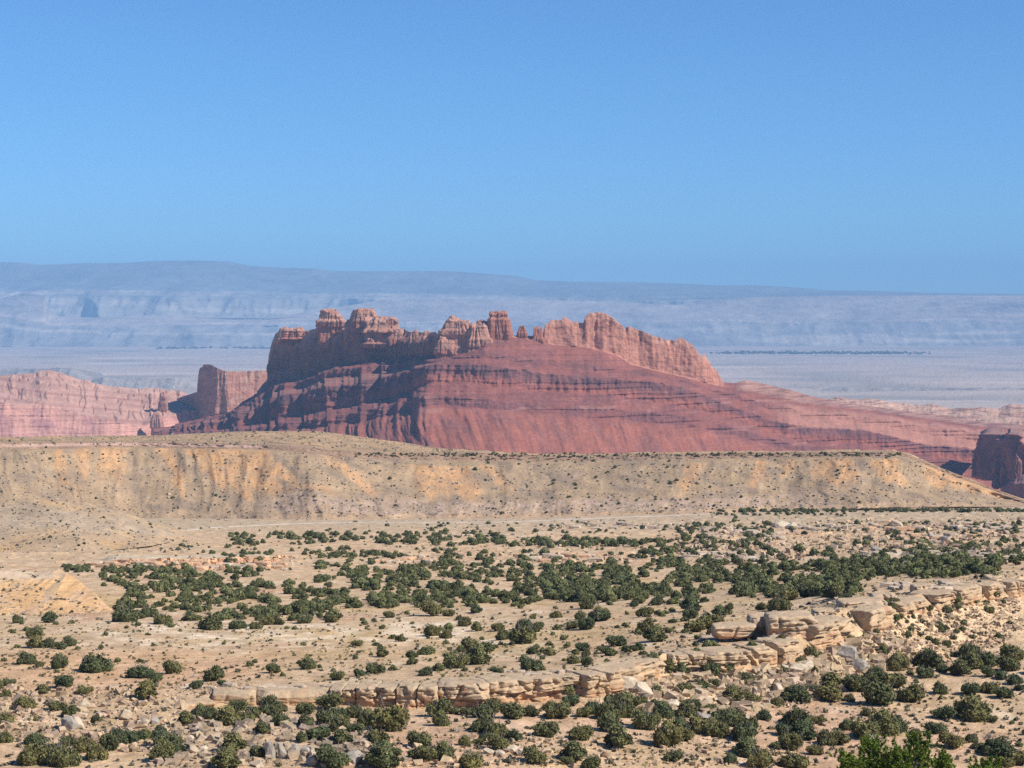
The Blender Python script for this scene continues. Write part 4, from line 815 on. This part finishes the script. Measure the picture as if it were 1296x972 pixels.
zones = [('in the bottom left thicket', lambda u, v: u < 260 and v > 925), ('among the rubble at far left', lambda u, v: u < 260 and v > 860),
         ('on the flat at far left', lambda u, v: u < 260 and v > 800), ('below the left cream hill', lambda u, v: u < 260),
         ('in the bushes under the smooth left ledge', lambda u, v: u < 470 and v > 890 and v <= 930), ('by the dark boulder row', lambda u, v: u < 470 and v > 930),
         ('on the grassy flat above the ledge', lambda u, v: 260 <= u < 560 and v > 800), ('on the scrub edge behind the grassy flat', lambda u, v: 260 <= u < 560),
         ('at the foot of the blocky middle ledge', lambda u, v: u < 700 and v > 890 and v <= 922), ('on the sand below the blocky ledge', lambda u, v: u < 700 and v > 922),
         ('on the flat behind the blocky ledge', lambda u, v: u < 720 and v <= 890), ('in the gully below the ledge corner', lambda u, v: u < 880 and v > 870 and v <= 930),
         ('on bare ground below the gully', lambda u, v: u < 880 and v > 930), ('against the ledge by the red hollow', lambda u, v: u < 950 and v > 840 and v <= 880),
         ('on the shelf above the red hollow', lambda u, v: u < 950 and v <= 840), ('in the thicket left of the bright pine', lambda u, v: u < 1090 and v > 905),
         ('below the crumbling talus', lambda u, v: u < 1070 and v > 845), ('on the high rock shelf', lambda u, v: u < 1090 and v <= 845),
         ('on the right sandy flat', lambda u, v: v > 868), ('in the bush row below the right talus', lambda u, v: v > 835), ('on the right talus slope', lambda u, v: True)]
def zone(u, v):
    for n, f in zones:
        if f(u, v): return n
ORD = ['', 'second', 'third', 'fourth', 'fifth', 'sixth', 'seventh', 'eighth', 'ninth', 'tenth', 'eleventh', 'twelfth', 'thirteenth', 'fourteenth', 'fifteenth', 'sixteenth', 'seventeenth', 'eighteenth', 'nineteenth', 'twentieth', 'twenty-first', 'twenty-second']
buck = {}
for t in singles:
    sz = 'large' if t[2] >= 26 else 'middling' if t[2] >= 18 else 'small' if t[2] >= 12 else 'tiny'
    buck.setdefault((zone(t[0], t[1]), sz), []).append(t)
jun_spec = []
for (zn, sz), lst in buck.items():
    lst.sort(key=lambda t: t[0]); n = len(lst)
    for i, t in enumerate(lst):
        if n == 1: lab = f'the only {sz} dark green juniper {zn}'
        elif i < (n + 1) // 2: lab = f'{sz} dark green juniper {zn}, {(ORD[i] + " from left") if i else "leftmost one"}'
        else:
            j = n - 1 - i; lab = f'{sz} dark green juniper {zn}, {(ORD[j] + " from right") if j else "rightmost one"}'
        jun_spec.append((t, lab))
for (u, v, w, p), lab in jun_spec:
    cm, tm, top = jun[rnd.randrange(12)]
    W = w * p.y / F; sc = W / 2 * 1.12
    e = bpy.data.objects.new('juniper', None); COL.objects.link(e); e.empty_display_size = .5
    e['label'] = lab; e['category'] = 'juniper'; e['group'] = 'junipers scattered round the ledges and flats'
    e.location = (p.x, p.y + sc * .45, p.z - .05 * sc); e.rotation_euler = (0, 0, rnd.uniform(-.5, .5) + rnd.choice([0, math.pi]))
    e.scale = (sc, sc, sc * rnd.uniform(1.05, 1.5))
    for nm, me in (('crown', cm), ('trunk', tm)):
        o = bpy.data.objects.new(nm, me); COL.objects.link(o); o.parent = e

# distant and tiny junipers: beyond the 300 largest, one object
low = [crown_arrays(200 + i, lobes=5 + i % 3, leaves=52, lsize=.125, flat=.75) for i in range(6)]
fv, fq, fc = [], [], []; n0 = 0
def scrub_at(p, W, tone=1.0):
    global n0
    V, Q, c = low[rnd.randrange(len(low))]; a = rnd.uniform(0, 6.28); ca, sa = math.cos(a), math.sin(a); s = W / 2
    v = V.copy(); v[:, :2] = v[:, :2] @ np.array([[ca, sa], [-sa, ca]]); v = v * C(s, s, s * rnd.uniform(.85, 1.35)) + C(p.x, p.y, p.z - .04 * s)
    fv.append(v); fq.append(Q + n0); n0 += len(v); fc.append(c * rnd.uniform(.75, 1.25) * tone)
for (u, v, w, p) in rest: scrub_at(p, w * p.y / F)
dz = [(-450, 680, -5, 960, 150, 2.5, 5, 0), (1302, 670, 1750, 960, 190, 2.5, 5, 0),  # (polygon box u0,v0,u1,v1, count, min, max width in metres, clump threshold)
    (290, 676, 640, 690, 150, 2.5, 5.5, -.5), (640, 682, 870, 692, 90, 2.5, 5.5, -.5), (860, 664, 980, 690, 110, 2, 5, -.1), (400, 660, 1290, 676, 130, 1.5, 4, -.1),
    (130, 722, 330, 748, 120, 2, 4.5, -.15), (150, 740, 430, 786, 210, 2, 5, 0), (400, 715, 600, 770, 230, 2.5, 5, -.02), (590, 708, 700, 770, 110, 2.5, 5, .0),
    (690, 716, 800, 762, 190, 3, 5.5, -.5), (790, 706, 900, 765, 120, 2.5, 5, .02), (860, 712, 1100, 738, 165, 2.5, 5, -.45), (930, 735, 1085, 757, 110, 2.5, 5, 0),
    (1070, 712, 1270, 732, 130, 2.5, 5, -.6), (1080, 694, 1290, 716, 130, 2, 4.5, -.1), (1090, 660, 1296, 694, 90, 2, 4.5, 0), (400, 690, 1296, 712, 260, 1.5, 4.5, .1),
    (910, 645.5, 1296, 648.5, 170, 2.5, 4.5, -1), (900, 650, 1080, 652.5, 30, 2.5, 4, -1), (80, 716, 240, 726, 60, 2, 4, -.3), (200, 690, 420, 704, 30, 1.5, 3.5, 0),
    (460, 775, 1000, 850, 90, 1, 2.5, .1), (0, 800, 460, 860, 22, .8, 1.6, 0), (980, 880, 1296, 960, 30, .7, 1.4, 0), (1120, 770, 1296, 830, 40, .8, 2, 0), (280, 700, 700, 722, 80, 1.5, 3.5, .1),
    (0, 565, 1200, 640, 38, 1.5, 3.2, .1), (600, 575, 860, 620, 45, 1.8, 3.5, 0), (0, 640, 260, 700, 22, 1, 2.2, 0), (380, 628, 1100, 660, 60, 1.5, 3, .0), (0, 790, 230, 800, 10, 1, 2, 0), (450, 573.5, 1140, 578, 260, 1.2, 2.6, -1)]
for (u0, v0, u1, v1, n, w0, w1, th) in dz:
    c = t = 0; n = int(n * 1.4); th = th - .14 if th > -.4 else th; w0, w1 = w0 * .72, w1 * .74
    while c < n and t < n * 8:
        t += 1; u, v = rnd.uniform(u0, u1), rnd.uniform(v0, v1)
        if float(perlin(u / 26, v / 8, 4.4)) + rnd.uniform(-.15, .15) < th: continue
        h_ = hit(u, v)
        if not h_: continue
        scrub_at(h_[0], w0 * .8 + (w1 * 1.1 - w0 * .8) * rnd.random() ** 1.5); c += 1
link('juniper_scrub', make_mesh('juniper_scrub', np.concatenate(fv), np.concatenate(fq), np.concatenate(fc), scrub_leaf), None, kind='stuff', label='dark green juniper scrub in belts across the far flats', category='scrub')

# grey sage and dry tufts
fv, fq, fc = [], [], []; n0 = 0
low_keep = low; low = [crown_arrays(300 + i, lobes=3, leaves=22, lsize=.26, flat=.6, core=False) for i in range(5)]
c = 0
for (u0, v0, u1, v1, n, w0, w1) in [(0, 790, 1000, 870, 500, .35, .9), (0, 870, 260, 972, 200, .35, .9), (440, 900, 1000, 972, 350, .35, 1.0), (980, 850, 1296, 972, 350, .35, 1.0), (0, 700, 1296, 790, 500, .5, 1.2), (900, 720, 1296, 860, 350, .35, .9), (0, 640, 1296, 700, 500, .6, 1.4), (0, 560, 1280, 650, 700, .6, 1.6)]:
    for _ in range(n):
        h_ = hit(rnd.uniform(u0, u1), rnd.uniform(v0, v1))
        if h_: scrub_at(h_[0], rnd.uniform(w0, w1))
sage = leaf_material('sage_leaf', (.17, .155, .105), (.17, .155, .105))
link('sagebrush', make_mesh('sagebrush', np.concatenate(fv), np.concatenate(fq), np.concatenate(fc), sage), None, kind='stuff', label='small grey sage tufts dotted over the sandy ground', category='sagebrush')

keep = (fv, fq, fc); fv, fq, fc = [], [], []; n0 = 0
for (u0, v0, u1, v1, n) in [(0, 790, 1000, 868, 2600), (0, 868, 260, 930, 300), (440, 900, 1000, 972, 600), (980, 850, 1296, 972, 700), (100, 760, 1100, 800, 900), (900, 720, 1290, 760, 500)]:
    for _ in range(n):
        p_ = (rnd.uniform(u0, u1), rnd.uniform(v0, v1))
        if float(perlin(p_[0] / 60, p_[1] / 9, 2.2)) < rnd.uniform(-.4, .25): continue
        h_ = hit(*p_)
        if h_: scrub_at(h_[0], rnd.uniform(.25, .7), 1.0)
link('dry_grass', make_mesh('dry_grass', np.concatenate(fv), np.concatenate(fq), np.concatenate(fc), leaf_material('dry_grass', (.36, .29, .15), (.36, .29, .15))), None, kind='stuff', label='ochre dry grass tufts in streaks over the sandy flats', category='grass')

# river trees far out on the plain
fv, fq, fc = [], [], []; n0 = 0; low = low_keep
for i in range(800):
    u = rnd.uniform(900, 1180); e = min(1, (u - 890) / 60, (1190 - u) / 60)
    if rnd.random() > e: continue
    Yd = rnd.uniform(22300, 23600) - (u - 1040) * .6; scrub_at(Vector((float(ray(u, 447)[0]) * Yd, Yd, -452)), rnd.uniform(14, 42))
for i in range(110):
    u = rnd.uniform(200, 345); Yd = rnd.uniform(26000, 26900); scrub_at(Vector((float(ray(u, 440)[0]) * Yd, Yd, -455)), rnd.uniform(25, 55))
link('riverside_trees', make_mesh('riverside_trees', np.concatenate(fv), np.concatenate(fq), np.concatenate(fc), scrub_leaf), None, kind='stuff', label='thin dark line of trees far out on the hazy plain', category='trees')

# ------------------------------------------------------------------ pinyon pines close by at the bottom right
def pinyon(u, vtop, w, Yd, seed, lab):
    h_ = hit(u, vz(-29.5, 100)); r = np.random.RandomState(seed)
    a, e = ray(u, vtop); X0 = float(a) * Yd; ztop = float(e) * Yd
    zg = float(np.interp(Yd, [50, 100, 170, 230], [-14, -29, -47, -55.5])); H = ztop - zg; W = w * Yd / F / 2
    root = bpy.data.objects.new('pinyon_pine', None); COL.objects.link(root); root.location = (X0, Yd, zg - .2); root['label'] = lab; root['category'] = 'pine tree'; root['group'] = 'bright pinyon pines at the bottom right'
    V, Q = [], []; n = 0; tips = []
    v, q = tube([(0, 0, 0), (.1, 0, H * .3), (-.05, .1, H * .6), (.05, 0, H * .93)], [.22, .18, .12, .03], 8); V.append(v); Q.append(q); n += len(v)
    nbr = 44
    for i in range(nbr):
        t = .25 + .72 * i / nbr; z0 = H * t; an = r.uniform(0, 6.28); L_ = W * (1.05 - .75 * max(0, t - .35) / .65) * r.uniform(.6, 1.05)
        pts = [(math.cos(an) * L_ * s_ + .05 * r.normal(), math.sin(an) * L_ * s_ + .05 * r.normal(), z0 + L_ * .45 * s_ ** 1.5) for s_ in (0, .33, .66, 1)]
        v, q = tube(pts, [.06, .045, .03, .012], 5); V.append(v); Q.append(q + n); n += len(v)
        for k in range(13):
            s_ = r.uniform(.3, 1.05); b = np.array(pts[0]) * (1 - s_) + np.array(pts[3]) * s_; tips.append(b + r.normal(size=3) * .28 * C(1, 1, .7))
    link('trunk', make_mesh('trunk', np.concatenate(V), np.concatenate(Q), None, bark_mat, True), root)
    T, F3, Cc = [], [], []; n = 0
    for b in tips:                                        # a tuft: a brush of needles round a shoot
        k = 46; up = np.array([b[0] * .3, b[1] * .3, 1.0]) + r.normal(size=3) * .25; up /= np.linalg.norm(up)
        d = r.normal(size=(k, 3)) * .75 + up * .75; d /= np.linalg.norm(d, axis=1, keepdims=True)
        base = b + up * r.uniform(-.16, .16, k)[:, None]; side = np.cross(d, r.normal(size=(k, 3))); side /= np.linalg.norm(side, axis=1, keepdims=True)
        L_ = r.uniform(.12, .24, k)[:, None]; tri = np.stack([base - side * .034, base + side * .034, base + d * L_], 1).reshape(-1, 3)
        T.append(tri); F3.append(np.arange(3 * k).reshape(-1, 3) + n); n += 3 * k; Cc.append(np.repeat((r.uniform(.65, 1.35) * r.uniform(.7, 1.3, k))[:, None] * C(1, 1, 1), 3, 0))
    link('crown', make_mesh('crown', np.concatenate(T), None, np.concatenate(Cc), pinyon_leaf, False, np.concatenate(F3)), root)
pinyon(1108, 934, 100, 128, 1, 'bright green pinyon pine standing nearest at the bottom right')
pinyon(1160, 926, 80, 134, 2, 'tall bright green pinyon pine, top at the sandy flat edge')
pinyon(1072, 950, 60, 124, 3, 'lower bright green pinyon pine, leftmost of the bright clump')
pinyon(1136, 944, 70, 126, 5, 'bright green pinyon pine between the nearest pine and the tall one')
pinyon(1190, 952, 50, 125, 6, 'rightmost bright green pinyon of the main clump')
pinyon(1250, 958, 60, 122, 4, 'tip of a bright green pinyon at the bottom edge, far right')

# dead grey bushes
def snag(u, v, w, lab):
    h_ = hit(u, v); p = h_[0]; s = w * p.y / F / 2; r = np.random.RandomState(int(u)); V, Q = [], []; n = 0
    for i in range(16):
        a = r.uniform(0, 6.28); l = r.uniform(.4, 1.2); pts = [(l * math.cos(a) * t + .08 * r.normal() * t, l * math.sin(a) * t, (1.3 - .5 * l) * t * r.uniform(.9, 1.1)) for t in (0, .33, .66, 1)]
        vv, q = tube(pts, [.05, .035, .025, .01], 4); V.append(vv); Q.append(q + n); n += len(vv)
    o = link('dead_bush', make_mesh('dead_bush', np.concatenate(V), np.concatenate(Q), None, dead_mat, True), None, label=lab, category='dead bush', group='bare grey dead bushes')
    o.location = (p.x, p.y, p.z); o.scale = (s, s, s)
dead_mat, dt, db = principled('dead_wood'); db.inputs['Base Color'].default_value = (.36, .32, .28, 1)
for (u, v, w, l) in [(1015, 901, 14, 'bare grey dead bush above the bottom right thicket'), (1247, 936, 16, 'leafless grey bush on the right sandy flat'), (580, 927, 14, 'pale grey dead bush on sand under the blocky ledge'),
                     (864, 960, 16, 'bare branches beside a small bush near the bottom edge'), (243, 858, 10, 'grey twiggy bush on the flat left of the smooth ledge'), (132, 836, 8, 'thin bare snag behind the broad left juniper'),
                     (61, 824, 9, 'grey dead bush under the left juniper clump'), (1108, 941, 26, 'bleached dead branch fork inside the bright pine clump')]:
    snag(u, v, w, l)

# ------------------------------------------------------------------ haze: one even body of air
bpy.ops.mesh.primitive_cube_add(size=1)
hz = bpy.context.object; hz.name = 'haze'; hz.data.name = 'haze'
hz.scale = (60000, 46000, 1750); hz.location = (0, 22000, 325); hz['kind'] = 'stuff'
hm = bpy.data.materials.new('haze'); hm.use_nodes = True; ht = hm.node_tree; ht.nodes.clear()
ho = ht.nodes.new('ShaderNodeOutputMaterial'); pv = ht.nodes.new('ShaderNodeVolumePrincipled')
pv.inputs['Anisotropy'].default_value = -.12
pv.inputs['Density'].default_value = 3.9e-5; pv.inputs['Color'].default_value = (.34, .62, 1.0, 1)
ht.links.new(pv.outputs[0], ho.inputs['Volume']); hz.data.materials.append(hm)
